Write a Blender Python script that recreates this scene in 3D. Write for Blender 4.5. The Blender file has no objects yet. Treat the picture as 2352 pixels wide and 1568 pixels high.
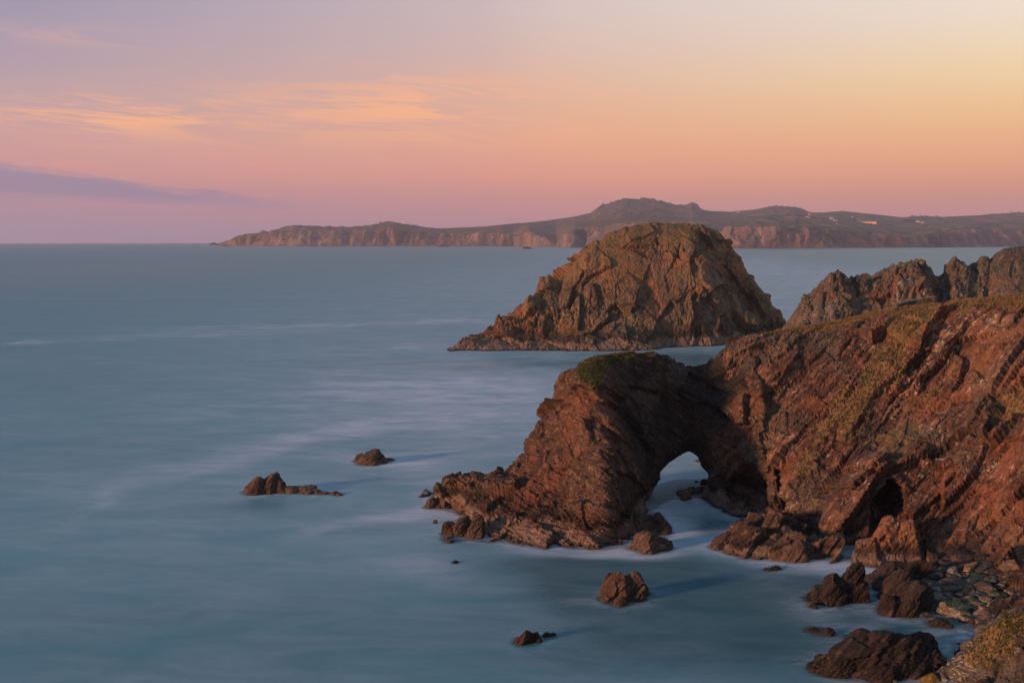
import bpy, math, time
import numpy as np
from math import radians, sin, cos, pi
T0 = time.time()
sc = bpy.context.scene
COL = sc.collection
# ------------------------------------------------------------------ camera
H = 40.0                      # camera height above the sea
F = 2287.0                    # focal length, in units of a 2352 px wide picture
PITCH = math.atan((784 - 550) / F)
cam = bpy.data.cameras.new('camera'); cam.lens = 36 * F / 2352; cam.sensor_width = 36
cam.clip_start = 0.5; cam.clip_end = 60000
co = bpy.data.objects.new('camera', cam); COL.objects.link(co)
co.location = (0, 0, H); co.rotation_euler = (pi / 2 - PITCH, 0, 0)
sc.camera = co
# ------------------------------------------------------------------ exposure
sc.view_settings.view_transform = 'Standard'; sc.view_settings.look = 'None'
sc.view_settings.gamma = 1; sc.view_settings.exposure = 0.0
sc.view_settings.use_curve_mapping = False
# ------------------------------------------------------------------ sun
SUN_AZ = math.atan2(-0.88, -0.47)      # direction towards the sun: left and behind the camera
SUN_EL = radians(9)
sd = bpy.data.lights.new('sun', 'SUN'); sd.energy = 5.0; sd.angle = radians(6)
sd.color = (1.0, 0.53, 0.30)
so = bpy.data.objects.new('sun', sd); COL.objects.link(so)
import mathutils
_d = mathutils.Vector((sin(SUN_AZ) * cos(SUN_EL), cos(SUN_AZ) * cos(SUN_EL), sin(SUN_EL)))
so.rotation_euler = _d.to_track_quat('Z', 'Y').to_euler(); so.location = (-200, -200, 300)


# ------------------------------------------------------------------ node helper
def s2l(c):
    return tuple(((v / 255) / 12.92 if v / 255 <= 0.04045 else ((v / 255 + 0.055) / 1.055) ** 2.4) for v in c) + (1.0,)


class NT:
    def __init__(s, tree):
        s.t = tree; s.n = tree.nodes; s.l = tree.links; s.n.clear()

    def put(s, sock, v):
        if v is None: return
        if isinstance(v, bpy.types.NodeSocket): s.l.new(v, sock)
        else: sock.default_value = v

    def node(s, typ, ins={}, **kw):
        n = s.n.new(typ)
        for k, v in kw.items(): setattr(n, k, v)
        for k, v in ins.items(): s.put(n.inputs[k], v)
        return n

    def m(s, op, a, b=None, c=None, clamp=False):
        n = s.node('ShaderNodeMath', operation=op, use_clamp=clamp)
        s.put(n.inputs[0], a); s.put(n.inputs[1], b); s.put(n.inputs[2], c)
        return n.outputs[0]

    def mix(s, f, a, b, blend='MIX', clamp=False):
        n = s.node('ShaderNodeMix', data_type='RGBA', blend_type=blend, clamp_result=clamp)
        s.put(n.inputs[0], f); s.put(n.inputs[6], a); s.put(n.inputs[7], b)
        return n.outputs[2]

    def ramp(s, f, stops, interp='LINEAR'):
        n = s.node('ShaderNodeValToRGB'); r = n.color_ramp; r.interpolation = interp
        while len(r.elements) > 1: r.elements.remove(r.elements[0])
        for i, (p, c) in enumerate(stops):
            e = r.elements[0] if i == 0 else r.elements.new(p)
            e.position = p
            e.color = c if hasattr(c, '__len__') else (c, c, c, 1)
        s.put(n.inputs[0], f)
        return n.outputs[0]

    def rng(s, v, a, b, c=0.0, d=1.0, smooth=True):
        n = s.node('ShaderNodeMapRange', interpolation_type='SMOOTHSTEP' if smooth else 'LINEAR')
        s.put(n.inputs[0], v); s.put(n.inputs[1], a); s.put(n.inputs[2], b); s.put(n.inputs[3], c); s.put(n.inputs[4], d)
        return n.outputs[0]

    def noise(s, vec, scale, detail=5, rough=0.55, dist=0.0):
        n = s.node('ShaderNodeTexNoise', {'Scale': scale, 'Detail': detail, 'Roughness': rough, 'Distortion': dist})
        s.put(n.inputs['Vector'], vec)
        return n.outputs[0]

    def voro(s, vec, scale, feature='F1', out=0, rand=1.0):
        n = s.node('ShaderNodeTexVoronoi', {'Scale': scale, 'Randomness': rand}, feature=feature)
        s.put(n.inputs['Vector'], vec)
        return n.outputs[out]

    def mapping(s, vec, rot=(0, 0, 0), scale=(1, 1, 1), loc=(0, 0, 0)):
        n = s.node('ShaderNodeMapping', {'Rotation': rot, 'Scale': scale, 'Location': loc})
        s.put(n.inputs[0], vec)
        return n.outputs[0]

    def attr(s, name, out='Fac'):
        return s.node('ShaderNodeAttribute', attribute_name=name).outputs[out]


# ------------------------------------------------------------------ world: dusk sky
world = bpy.data.worlds.new('World'); sc.world = world; world.use_nodes = True
w = NT(world.node_tree)
tc = w.node('ShaderNodeTexCoord').outputs['Generated']
nrm = w.node('ShaderNodeVectorMath', operation='NORMALIZE'); w.put(nrm.inputs[0], tc)
sx = w.node('ShaderNodeSeparateXYZ'); w.put(sx.inputs[0], nrm.outputs[0])
el = w.m('MULTIPLY', w.m('ARCSINE', sx.outputs[2]), 180 / pi)          # elevation, degrees
az = w.m('MULTIPLY', w.m('ARCTAN2', sx.outputs[0], sx.outputs[1]), 180 / pi)   # azimuth, degrees, right positive
e30 = w.m('DIVIDE', w.m('ADD', el, 1.0), 31.0, clamp=True)


def E(y):    # picture row -> ramp position
    return (math.degrees(math.atan((784 - y) / F) - PITCH) + 1.0) / 31.0


def sky(stops, hi):
    st = [(E(y), s2l(c)) for y, c in stops][::-1]
    st += [(p, s2l(c)) for p, c in hi]
    return w.ramp(e30, st, 'LINEAR')


HI = [(0.62, (130, 146, 172)), (1.0, (88, 122, 154))]
HIR = [(0.62, (205, 206, 204)), (1.0, (120, 142, 160))]
left = sky([(0, (146, 144, 172)), (120, (164, 152, 172)), (230, (186, 160, 168)), (320, (208, 162, 160)), (400, (214, 156, 154)),
            (460, (196, 147, 158)), (515, (176, 146, 166)), (560, (166, 148, 174))], HI)
mid = sky([(0, (210, 190, 188)), (120, (219, 185, 174)), (240, (232, 178, 153)), (330, (242, 172, 138)), (410, (242, 160, 136)),
           (470, (228, 150, 142)), (520, (202, 145, 154)), (560, (184, 144, 160))], HI)
right = sky([(0, (238, 228, 218)), (90, (241, 222, 200)), (190, (245, 215, 170)), (290, (248, 196, 140)), (380, (248, 174, 128)),
             (450, (240, 159, 130)), (500, (224, 150, 142)), (560, (204, 145, 154))], HIR)
base = w.mix(w.rng(az, -27, 3, smooth=False), left, mid)
base = w.mix(w.rng(az, -2, 26, smooth=False), base, right)
# thin clouds
cv = w.node('ShaderNodeCombineXYZ'); w.put(cv.inputs[0], w.m('MULTIPLY', az, 0.05)); w.put(cv.inputs[1], w.m('MULTIPLY', w.m('ADD', el, w.m('MULTIPLY', az, 0.05)), 0.42))
cn = w.noise(cv.outputs[0], 1.9, 7, 0.6, 1.1)
cv2 = w.mapping(cv.outputs[0], (0, 0, 0.12), (1.0, 1.8, 1))
wisp = w.m('ADD', w.m('MULTIPLY', w.rng(cn, 0.45, 0.6), 0.95), w.m('MULTIPLY', w.rng(w.noise(cv2, 4.5, 8, 0.66, 1.6), 0.43, 0.66), 0.6), clamp=True)


def gauss(a0, sa, e0, se):
    a = w.m('POWER', w.m('ABSOLUTE', w.m('DIVIDE', w.m('SUBTRACT', az, a0), sa)), 2.0)
    b = w.m('POWER', w.m('ABSOLUTE', w.m('DIVIDE', w.m('SUBTRACT', el, e0), se)), 2.0)
    return w.m('EXPONENT', w.m('MULTIPLY', w.m('ADD', a, b), -1.0))


band = w.m('ADD', w.m('MULTIPLY', gauss(-21, 7, 6.4, 1.1), 1.0), w.m('MULTIPLY', gauss(-5, 8, 7.2, 1.7), 0.95), clamp=True)
base = w.mix(w.m('MULTIPLY', wisp, band), base, s2l((255, 184, 138)))
pinkb = w.m('MULTIPLY', gauss(-24, 13, 4.1, 0.9), w.rng(w.noise(cv.outputs[0], 2.6, 5, 0.55, 0.5), 0.35, 0.7))
base = w.mix(w.m('MULTIPLY', pinkb, 0.6), base, s2l((244, 156, 142)))
hi2 = w.m('MULTIPLY', gauss(-23, 5, 10.3, 0.5), wisp)
base = w.mix(w.m('MULTIPLY', hi2, 0.5), base, s2l((214, 170, 160)))
# the mauve cloud bank low on the left
w1 = w.m('MULTIPLY', w.m('SUBTRACT', w.noise(cv.outputs[0], 2.6, 8, 0.65, .6), 0.5), 1.5)
w2 = w.m('MULTIPLY', w.m('SUBTRACT', w.noise(w.mapping(cv.outputs[0], (0, 0, 0), (1, 1, 1), (5, 3, 0)), 2.2, 8, 0.65, .6), 0.5), 1.8)
eb = w.m('ADD', w.m('ADD', el, w1), w.m('MULTIPLY', w.m('ADD', az, 27), 0.118))
top = w.rng(eb, 3.95, 3.5); bot = w.rng(w.m('ADD', el, w2), 1.6, 2.6)
thick = w.m('MULTIPLY', w.m('MULTIPLY', top, bot), w.rng(az, -9.5, -15))
base = w.mix(w.m('MULTIPLY', thick, 0.85), base, s2l((143, 133, 164)))
nish = w.node('ShaderNodeTexSky', sky_type='NISHITA', sun_disc=False, sun_elevation=SUN_EL, sun_rotation=SUN_AZ % (2 * pi), air_density=1.4, dust_density=2.0)
bgA = w.node('ShaderNodeBackground', {'Color': nish.outputs[0], 'Strength': 0.004})
bgB = w.node('ShaderNodeBackground', {'Color': base, 'Strength': 1.06})
add = w.node('ShaderNodeAddShader'); w.put(add.inputs[0], bgA.outputs[0]); w.put(add.inputs[1], bgB.outputs[0])
wo = w.node('ShaderNodeOutputWorld'); w.put(wo.inputs[0], add.outputs[0])

# ------------------------------------------------------------------ picture rays -> world points
cp, sp = cos(PITCH), sin(PITCH)


def ray(px, py):
    px = np.asarray(px, float); py = np.asarray(py, float)
    a = (px - 1176) / F; b = (784 - py) / F
    return a, cp + b * sp, b * cp - sp


def P(px, py, Y):
    a, dy, dz = ray(px, py); t = Y / dy
    return np.stack([a * t, np.broadcast_to(np.asarray(Y, float), np.shape(a * t)), H + dz * t], -1)


def W(px, py, z=0.0):
    a, dy, dz = ray(px, py); t = (z - H) / dz
    return np.stack([a * t, dy * t, np.broadcast_to(np.asarray(z, float), np.shape(a * t))], -1)


def proj(p):
    x, y, z = p[..., 0], p[..., 1], p[..., 2] - H
    d = np.maximum(y * cp - z * sp, 1e-3); u = y * sp + z * cp
    return 1176 + F * x / d, 784 - F * u / d


# ------------------------------------------------------------------ noise
def _h(ix, iy, iz, seed):
    h = (ix.astype(np.uint32) * np.uint32(374761393) + iy.astype(np.uint32) * np.uint32(668265263)
         + iz.astype(np.uint32) * np.uint32(2147483647 & 1274126177) + np.uint32((seed * 974711) & 0xffffffff))
    h = (h ^ (h >> np.uint32(13))) * np.uint32(1274126177)
    h = (h ^ (h >> np.uint32(16))) * np.uint32(2246822519)
    return h ^ (h >> np.uint32(13))


def vnoise(p, seed=0):
    """gradient noise, about -1..1"""
    p = p.astype(np.float32); f0 = np.floor(p); f = p - f0; i = f0.astype(np.int32)
    u = f * f * f * (f * (f * 6 - 15) + 10)
    out = 0
    for dx in (0, 1):
        wx = u[:, 0] if dx else 1 - u[:, 0]
        for dy in (0, 1):
            wy = u[:, 1] if dy else 1 - u[:, 1]
            for dz in (0, 1):
                wz = u[:, 2] if dz else 1 - u[:, 2]
                h = _h(i[:, 0] + dx, i[:, 1] + dy, i[:, 2] + dz, seed)
                gx = (h & 1023).astype(np.float32) / 511.5 - 1
                gy = ((h >> 10) & 1023).astype(np.float32) / 511.5 - 1
                gz = ((h >> 20) & 1023).astype(np.float32) / 511.5 - 1
                out = out + wx * wy * wz * (gx * (f[:, 0] - dx) + gy * (f[:, 1] - dy) + gz * (f[:, 2] - dz))
    return out * 1.4


def fbm(p, scale, octv=4, seed=0, gain=0.5):
    o = 0; a = 1.0; s = 1.0 / scale
    for k in range(octv):
        o = o + a * vnoise(p * s, seed + k * 7); a *= gain; s *= 2.03
    return o


def worley(p, seed=0):
    """returns F1, F2, nearest cell's offset vector and three random numbers of that cell"""
    p = p.astype(np.float32); b = np.floor(p - 0.5).astype(np.int32)
    n = len(p); F1 = np.full(n, 9, np.float32); F2 = np.full(n, 9, np.float32)
    V = np.zeros((n, 3), np.float32); R = np.zeros((n, 3), np.float32)
    for dx in (0, 1):
        for dy in (0, 1):
            for dz in (0, 1):
                c = b + np.array([dx, dy, dz], np.int32)
                h = _h(c[:, 0], c[:, 1], c[:, 2], seed)
                r = np.stack([(h & 1023), (h >> 10) & 1023, (h >> 20) & 1023], -1).astype(np.float32) / 1023
                v = p - (c + 0.5 + (r - 0.5) * 0.8)
                d = np.sqrt((v * v).sum(1))
                nb = d < F1
                F2 = np.where(nb, F1, np.minimum(F2, d)); F1 = np.where(nb, d, F1)
                V[nb] = v[nb]; R[nb] = ((r * 7.13 + r[:, [1, 2, 0]] * 3.7) % 1.0)[nb]
    return F1, F2, V, R


def rot(ax, ang):
    return np.array(mathutils.Matrix.Rotation(ang, 3, mathutils.Vector(ax)))


def blocks(p, size, frame=None, stretch=(1, 1, 1), seed=0, tilt=1.0, crack=0.35, cw=0.1, warp=0.25):
    """blocky fracture displacement in units of about -1..1"""
    q = p / size
    if warp: 
        q = q + warp * np.stack([vnoise(q * 0.7 + 11, seed + 1), vnoise(q * 0.7 + 31, seed + 2), vnoise(q * 0.7 + 57, seed + 3)], -1)
    if frame is not None: q = q @ frame.T
    q = q / np.array(stretch)
    F1, F2, V, R = worley(q, seed)
    d = (R[:, 0] - 0.5) + tilt * ((R[:, 1] - 0.5) * V[:, 0] + (R[:, 2] - 0.5) * V[:, 1] + (R[:, 0] - 0.5) * V[:, 2]) * 1.6
    e = np.clip((F2 - F1) / cw, 0, 1)
    return d - crack * (1 - e * e * (3 - 2 * e))


def striae(p, frame, size, seed=0, octv=4):
    q = (p @ frame.T) / (np.array([3.2, 1.3, 0.42]) * size)
    o = 0; a = 1.0
    for k in range(octv):
        o = o + a * (0.5 - np.abs(vnoise(q, seed + 9 * k)) * 1.4); a *= .55; q = q * 1.97
    return o


def ledges(p, nrmv, period, seed=0, sharp=0.8):
    """beds of random width standing proud of one another along nrmv"""
    s = p @ np.asarray(nrmv, float) / period + 0.35 * fbm(p, period * 5, 3, seed)
    i = np.floor(s); f = s - i
    z = np.zeros_like(i).astype(np.int32)
    r0 = (_h(i.astype(np.int32), z, z, seed) & 1023) / 1023.0
    r1 = (_h(i.astype(np.int32) + 1, z, z, seed) & 1023) / 1023.0
    k = np.clip((f - sharp) / (1 - sharp), 0, 1)
    return (r0 * (1 - k) + r1 * k) - 0.5 + (f - 0.5) * 0.35


def frame_from(nb, t):
    """rows: t (long axis), b, nb (bed normal)"""
    nb = np.array(nb, float); nb /= np.linalg.norm(nb)
    t = np.array(t, float); t -= nb * (t @ nb); t /= np.linalg.norm(t)
    return np.stack([t, np.cross(nb, t), nb])


# ------------------------------------------------------------------ meshes
def tag(o, label=None, cat=None, group=None, kind=None):
    if label: o['label'] = label
    if cat: o['category'] = cat
    if group: o['group'] = group
    if kind: o['kind'] = kind
    return o


def mesh_np(name, V, Fq, mat, attrs={}, smooth=False, parent=None):
    me = bpy.data.meshes.new(name); V = np.ascontiguousarray(V, np.float32)
    Fq = np.ascontiguousarray(Fq, np.int32); k = Fq.shape[1]
    me.vertices.add(len(V)); me.vertices.foreach_set('co', V.ravel())
    me.loops.add(Fq.size); me.loops.foreach_set('vertex_index', Fq.ravel())
    me.polygons.add(len(Fq)); me.polygons.foreach_set('loop_start', np.arange(0, Fq.size, k, dtype=np.int32))
    me.update(calc_edges=True)
    me.polygons.foreach_set('use_smooth', np.full(len(Fq), smooth))
    for an, av in attrs.items():
        a = me.attributes.new(an, 'FLOAT', 'POINT'); a.data.foreach_set('value', np.ascontiguousarray(av, np.float32))
    me.materials.append(mat)
    o = bpy.data.objects.new(name, me); COL.objects.link(o)
    if parent: o.parent = parent
    return o


def vnormals(V, Fq):
    a = V[Fq[:, 0]]; b = V[Fq[:, 1]]; c = V[Fq[:, 2]]
    n = np.cross(b - a, c - a) if Fq.shape[1] == 3 else np.cross(c - a, V[Fq[:, 3]] - b)
    N = np.zeros_like(V)
    for k in range(Fq.shape[1]):
        for d in range(3): N[:, d] += np.bincount(Fq[:, k], n[:, d], len(V))
    return N / np.maximum(np.linalg.norm(N, axis=1, keepdims=True), 1e-9)


class TPS:
    def __init__(s, pts, lam=0.0):
        pts = np.asarray(pts, float); s.c = pts[:, :2]; n = len(pts)
        A = np.zeros((n + 3, n + 3)); A[:n, :n] = s.k(s.c, s.c) + lam * np.eye(n)
        A[:n, n] = 1; A[:n, n + 1:] = s.c; A[n, :n] = 1; A[n + 1:, :n] = s.c.T
        s.w = np.linalg.lstsq(A, np.concatenate([pts[:, 2], np.zeros(3)]), rcond=None)[0]

    def k(s, a, b):
        d2 = ((a[:, None] - b[None]) ** 2).sum(-1)
        return 0.5 * d2 * np.log(np.maximum(d2, 1e-9))

    def __call__(s, q):
        out = np.empty(len(q)); n = len(s.c)
        for i in range(0, len(q), 20000):
            c = q[i:i + 20000]
            out[i:i + 20000] = s.k(c, s.c) @ s.w[:n] + s.w[n] + c @ s.w[n + 1:]
        return out


def gridmesh(x0, x1, y0, y1, res):
    xs = np.arange(x0, x1 + res / 2, res); ys = np.arange(y0, y1 + res / 2, res)
    X, Y = np.meshgrid(xs, ys)
    nx = len(xs); ny = len(ys)
    i = (np.arange(ny - 1)[:, None] * nx + np.arange(nx - 1)[None]).ravel()
    Fq = np.stack([i, i + 1, i + nx + 1, i + nx], -1)
    return X.ravel(), Y.ravel(), Fq


def compact(V, Fq, keep, attrs={}):
    Fq = Fq[keep]; used = np.zeros(len(V), bool); used[Fq.ravel()] = True
    idx = np.cumsum(used) - 1
    return V[used], idx[Fq], {k: a[used] for k, a in attrs.items()}, used


def fit_crest(V, line, iters=3, lo=None, hi=None, sm=9):
    """stretch heights column by column so the crest reads at the traced picture line"""
    lx = np.array([p[0] for p in line], float); ly = np.array([p[1] for p in line], float)
    b = np.arange(lx[0], lx[-1] + 1, 4.0)
    for _ in range(iters):
        px, py = proj(V); ok = V[:, 2] > 0.5
        bi = np.clip(((px - b[0]) / 4).round().astype(int), 0, len(b) - 1)
        ok &= (px > b[0] - 3) & (px < b[-1] + 3)
        ids = np.where(ok)[0]; ids = ids[np.argsort(-py[ids])]
        best = np.full(len(b), -1); best[bi[ids]] = ids
        s = np.ones(len(b)); g = best >= 0
        _, dy, dz = ray(b, np.interp(b, lx, ly))
        Y = V[best[g], 1]; zd = H + dz[g] / dy[g] * Y
        s[g] = np.clip(zd / V[best[g], 2], lo or 0.4, hi or 2.0)
        s = np.convolve(np.pad(s, sm // 2, mode='edge'), np.ones(sm) / sm, 'valid')
        f = np.interp(px, b, s)
        V[:, 2] = np.where(V[:, 2] > 0, V[:, 2] * f, V[:, 2])
    return V


def surface_nets(f, org, h):
    """f>0 inside; returns verts and quads"""
    nx, ny, nz = f.shape; ins = f > 0
    c = [ins[dx:nx - 1 + dx, dy:ny - 1 + dy, dz:nz - 1 + dz] for dx in (0, 1) for dy in (0, 1) for dz in (0, 1)]
    s = sum(k.astype(np.int8) for k in c); act = (s > 0) & (s < 8)
    ci = np.argwhere(act); idx = np.full(act.shape, -1, np.int32); idx[act] = np.arange(len(ci))
    acc = np.zeros((len(ci), 3)); cnt = np.zeros(len(ci))
    co8 = [(a, b_, d) for a in (0, 1) for b_ in (0, 1) for d in (0, 1)]
    val = {k: f[ci[:, 0] + k[0], ci[:, 1] + k[1], ci[:, 2] + k[2]] for k in co8}
    for k in co8:
        for ax in range(3):
            if k[ax] == 0:
                k2 = list(k); k2[ax] = 1; k2 = tuple(k2)
                a, b_ = val[k], val[k2]; m = (a > 0) != (b_ > 0)
                t = np.where(m, a / np.where(m, a - b_, 1), 0)
                p = np.tile(np.array(k, float), (len(ci), 1)); p[:, ax] += t
                acc[m] += p[m]; cnt[m] += 1
    V = (ci + acc / cnt[:, None]) * h + org
    Q = []
    for ax in range(3):
        sl = [slice(1, -1)] * 3; sl[ax] = slice(0, -1)
        s2 = [slice(1, -1)] * 3; s2[ax] = slice(1, None)
        a = ins[tuple(sl)]; b_ = ins[tuple(s2)]
        e = np.argwhere(a != b_); flip = a[a != b_]
        off = np.ones(3, int); off[ax] = 0; e = e + off
        u, v = [(1, 2), (2, 0), (0, 1)][ax]
        du = np.zeros(3, int); du[u] = 1; dv = np.zeros(3, int); dv[v] = 1
        q = [idx[tuple((e - du - dv).T)], idx[tuple((e - dv).T)], idx[tuple(e.T)], idx[tuple((e - du).T)]]
        q = np.stack(q, -1); q[~flip] = q[~flip][:, ::-1]
        Q.append(q)
    return V, np.concatenate(Q)


def subdiv(V, Q, levels=1):
    me = bpy.data.meshes.new('tmp')
    me.from_pydata(V.tolist(), [], Q.tolist())
    o = bpy.data.objects.new('tmp', me); COL.objects.link(o)
    md = o.modifiers.new('s', 'SUBSURF'); md.levels = levels
    ev = o.evaluated_get(bpy.context.evaluated_depsgraph_get()); m2 = ev.to_mesh()
    n = len(m2.vertices); V2 = np.empty(n * 3, np.float32); m2.vertices.foreach_get('co', V2)
    Q2 = np.empty(len(m2.loops), np.int32); m2.loops.foreach_get('vertex_index', Q2)
    ev.to_mesh_clear(); bpy.data.objects.remove(o); bpy.data.meshes.remove(me)
    return V2.reshape(-1, 3).astype(float), Q2.reshape(-1, 4)


def poly_sd(poly, X, Y):
    """signed distance to a polygon, positive inside"""
    poly = np.asarray(poly, float); n = len(poly); d2 = np.full(X.shape, 1e18); ins = np.zeros(X.shape, bool)
    for i in range(n):
        a = poly[i]; b = poly[(i + 1) % n]; e = b - a
        wx = X - a[0]; wy = Y - a[1]
        t = np.clip((wx * e[0] + wy * e[1]) / (e @ e + 1e-12), 0, 1)
        d2 = np.minimum(d2, (wx - e[0] * t) ** 2 + (wy - e[1] * t) ** 2)
        if a[1] != b[1]:
            c = ((a[1] > Y) != (b[1] > Y)) & (X < (b[0] - a[0]) * (Y - a[1]) / (b[1] - a[1]) + a[0])
            ins ^= c
    return np.where(ins, 1, -1) * np.sqrt(d2)


def sstep(x, a, b):
    t = np.clip((x - a) / (b - a), 0, 1); return t * t * (3 - 2 * t)


# ------------------------------------------------------------------ materials
def new_mat(name):
    m = bpy.data.materials.new(name); m.use_nodes = True
    return m, NT(m.node_tree)


def finish(n, col, rough=0.85, bump=None, spec=0.3, bd=0.3, bs=0.6):
    b = n.node('ShaderNodeBsdfPrincipled', {'Roughness': rough, 'Specular IOR Level': spec})
    n.put(b.inputs['Base Color'], col)
    if bump is not None:
        bn = n.node('ShaderNodeBump', {'Strength': bs, 'Distance': bd}); n.put(bn.inputs['Height'], bump)
        n.put(b.inputs['Normal'], bn.outputs[0])
    o = n.node('ShaderNodeOutputMaterial'); n.put(o.inputs[0], b.outputs[0])
    return b


def C(r, g, b): return (r, g, b, 1)


def rock_mat(name, dark, mid_, light, accent, acc_amt=0.3, size=1.0, srot=(0, 0, 0), sscale=(1, 1, 1), tide=None, grassy=True,
             white=0.0, bumpd=0.25, moss=0.0, frame=None):
    """layered rock: beds, stains, lichen, tide marks; grass where the 'grass' attribute says so"""
    m, n = new_mat(name)
    pos = n.node('ShaderNodeNewGeometry').outputs['Position']
    if frame is None: mp = n.mapping(pos, srot, sscale)
    else:
        cb = n.node('ShaderNodeCombineXYZ')
        for k in range(3):
            d_ = n.node('ShaderNodeVectorMath', operation='DOT_PRODUCT'); n.put(d_.inputs[0], pos); d_.inputs[1].default_value = [float(x) * sscale[k] for x in frame[k]]
            n.put(cb.inputs[k], d_.outputs['Value'])
        mp = cb.outputs[0]
    big = n.noise(pos, 0.09 / size, 4, 0.6, 0.3)
    med = n.noise(mp, 0.7 / size, 8, 0.62, 0.6)
    fine = n.m('ADD', n.m('MULTIPLY', n.noise(mp, 2.2 / size, 8, 0.68, 0.8), 0.5), n.m('MULTIPLY', n.noise(pos, 2.6 / size, 8, 0.7, 0.3), 0.5))
    f = n.m('ADD', n.m('MULTIPLY', med, 0.6), n.m('MULTIPLY', fine, 0.4))
    col = n.ramp(f, [(0.33, dark), (0.5, mid_), (0.66, light)])
    a = n.rng(n.m('ADD', n.m('MULTIPLY', big, 0.7), n.m('MULTIPLY', n.noise(pos, 0.45 / size, 6, 0.65, 0.4), 0.3)), 0.47, 0.6)
    col = n.mix(n.m('MULTIPLY', a, acc_amt), col, n.mix(n.rng(fine, 0.35, 0.65), accent, n.mix(0.5, accent, light)))
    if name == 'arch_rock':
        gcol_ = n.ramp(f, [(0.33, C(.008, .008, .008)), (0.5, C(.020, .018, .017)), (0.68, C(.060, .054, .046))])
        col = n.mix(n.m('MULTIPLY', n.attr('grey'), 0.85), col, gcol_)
    v1 = n.rng(n.noise(pos, 0.055 / size, 4, 0.6, 0.8), 0.47, 0.56)
    col = n.mix(n.m('MULTIPLY', v1, 0.55), col, n.mix(1.0, col, C(.95, .70, .66), 'MULTIPLY'))
    v2 = n.rng(n.noise(n.mapping(pos, (0, 0, 0), (1, 1, 1), (40, 9, 3)), 0.075 / size, 5, 0.65, 0.8), 0.52, 0.6)
    col = n.mix(n.m('MULTIPLY', v2, 0.5), col, n.ramp(fine, [(0.35, tuple(x * .8 for x in dark[:3]) + (1,)), (0.66, C(light[1] * 1.0, light[1] * .88, light[1] * .72))]))
    cr = n.voro(mp, 0.55 / size, 'DISTANCE_TO_EDGE')
    crf = n.voro(n.mapping(pos, (0.4, 0.9, 0.2), sscale), 1.7 / size, 'DISTANCE_TO_EDGE')
    crk = n.m('MULTIPLY', n.rng(cr, 0.0, 0.05), n.rng(crf, 0.0, 0.08, 0.45, 1.0))
    col = n.mix(n.m('MULTIPLY', n.m('SUBTRACT', 1.0, crk), 0.55), col, dark)
    if white:
        sp_ = n.rng(n.m('ADD', n.noise(mp, 1.6 / size, 6, 0.75), n.m('MULTIPLY', n.attr('pale'), 0.05)), 0.56, 0.63)
        sp2 = n.rng(n.noise(pos, 0.16 / size, 3, 0.6, 0.6), 0.5, 0.62)
        wm = n.m('MULTIPLY', sp_, n.m('ADD', sp2, n.attr('pale'), clamp=True))
        col = n.mix(n.m('MULTIPLY', wm, white), col, C(0.42, 0.36, 0.30))
    if moss:
        mm = n.m('MULTIPLY', n.rng(n.noise(pos, 0.5 / size, 5, 0.7), 0.52, 0.62), moss)
        col = n.mix(mm, col, C(0.045, 0.055, 0.018))
    sep = n.node('ShaderNodeSeparateXYZ'); n.put(sep.inputs[0], pos)
    if tide:
        zt, zb = tide     # top of the pale barnacle band, top of the black band
        nz = n.m('MULTIPLY', n.m('SUBTRACT', n.noise(pos, 0.35 / size, 5, 0.65), 0.5), 4.0 * size)
        z = n.m('ADD', sep.outputs[2], nz)
        black = n.rng(z, zb, zt + 0.6)
        col = n.mix(n.m('MULTIPLY', black, 0.72), col, C(0.018, 0.014, 0.012))
        barn = n.rng(z, zt + 0.4, zt - 0.5)
        bc = n.ramp(fine, [(0.3, C(0.085, 0.055, 0.042)), (0.62, C(0.27, 0.175, 0.135))])
        col = n.mix(n.m('MULTIPLY', barn, n.rng(n.noise(pos, 0.5, 4, 0.6), 0.2, 0.6, 0.35, 1.0)), col, bc)
        wet = n.rng(n.m('ADD', sep.outputs[2], n.m('MULTIPLY', nz, 0.15)), 0.7, 0.15)
        col = n.mix(n.m('MULTIPLY', wet, 0.8), col, C(0.035, 0.024, 0.018))
    bmp = n.m('ADD', n.m('MULTIPLY', fine, 0.8), n.m('MULTIPLY', crk, 0.35))
    if grassy:
        g = n.attr('grass')
        gn = n.noise(pos, 1.1, 7, 0.7)
        gm = n.rng(n.m('ADD', g, n.m('MULTIPLY', n.m('SUBTRACT', gn, 0.5), 1.3)), 0.42, 0.58)
        gfine = n.noise(n.mapping(pos, (0, 0.5, 0), (1, 1, 0.35)), 3.0, 6, 0.75)
        gcol = n.mix(n.rng(n.noise(pos, 0.22, 5, 0.65), 0.5, 0.7), n.ramp(gfine, [(0.3, C(0.09, 0.054, 0.025)), (0.7, C(0.29, 0.18, 0.085))]),
                     n.ramp(gfine, [(0.3, C(0.035, 0.05, 0.012)), (0.7, C(0.115, 0.125, 0.035))]))
        col = n.mix(gm, col, gcol)
        bmp = n.mix(gm, bmp, gfine)
    finish(n, col, 0.88, bmp, 0.25, bumpd, 0.55)
    return m


# bed directions: the near cliff's beds run from lower left to upper right
NB1 = np.array([0.62, -0.25, -0.62]); NB1 /= np.linalg.norm(NB1)
FR1 = frame_from(NB1, (0.55, 0.35, 0.62))
NB2 = np.array([0.55, 0.2, 0.80]); NB2 /= np.linalg.norm(NB2)
FR2 = frame_from(NB2, (0.75, 0.5, -0.6))

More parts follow.
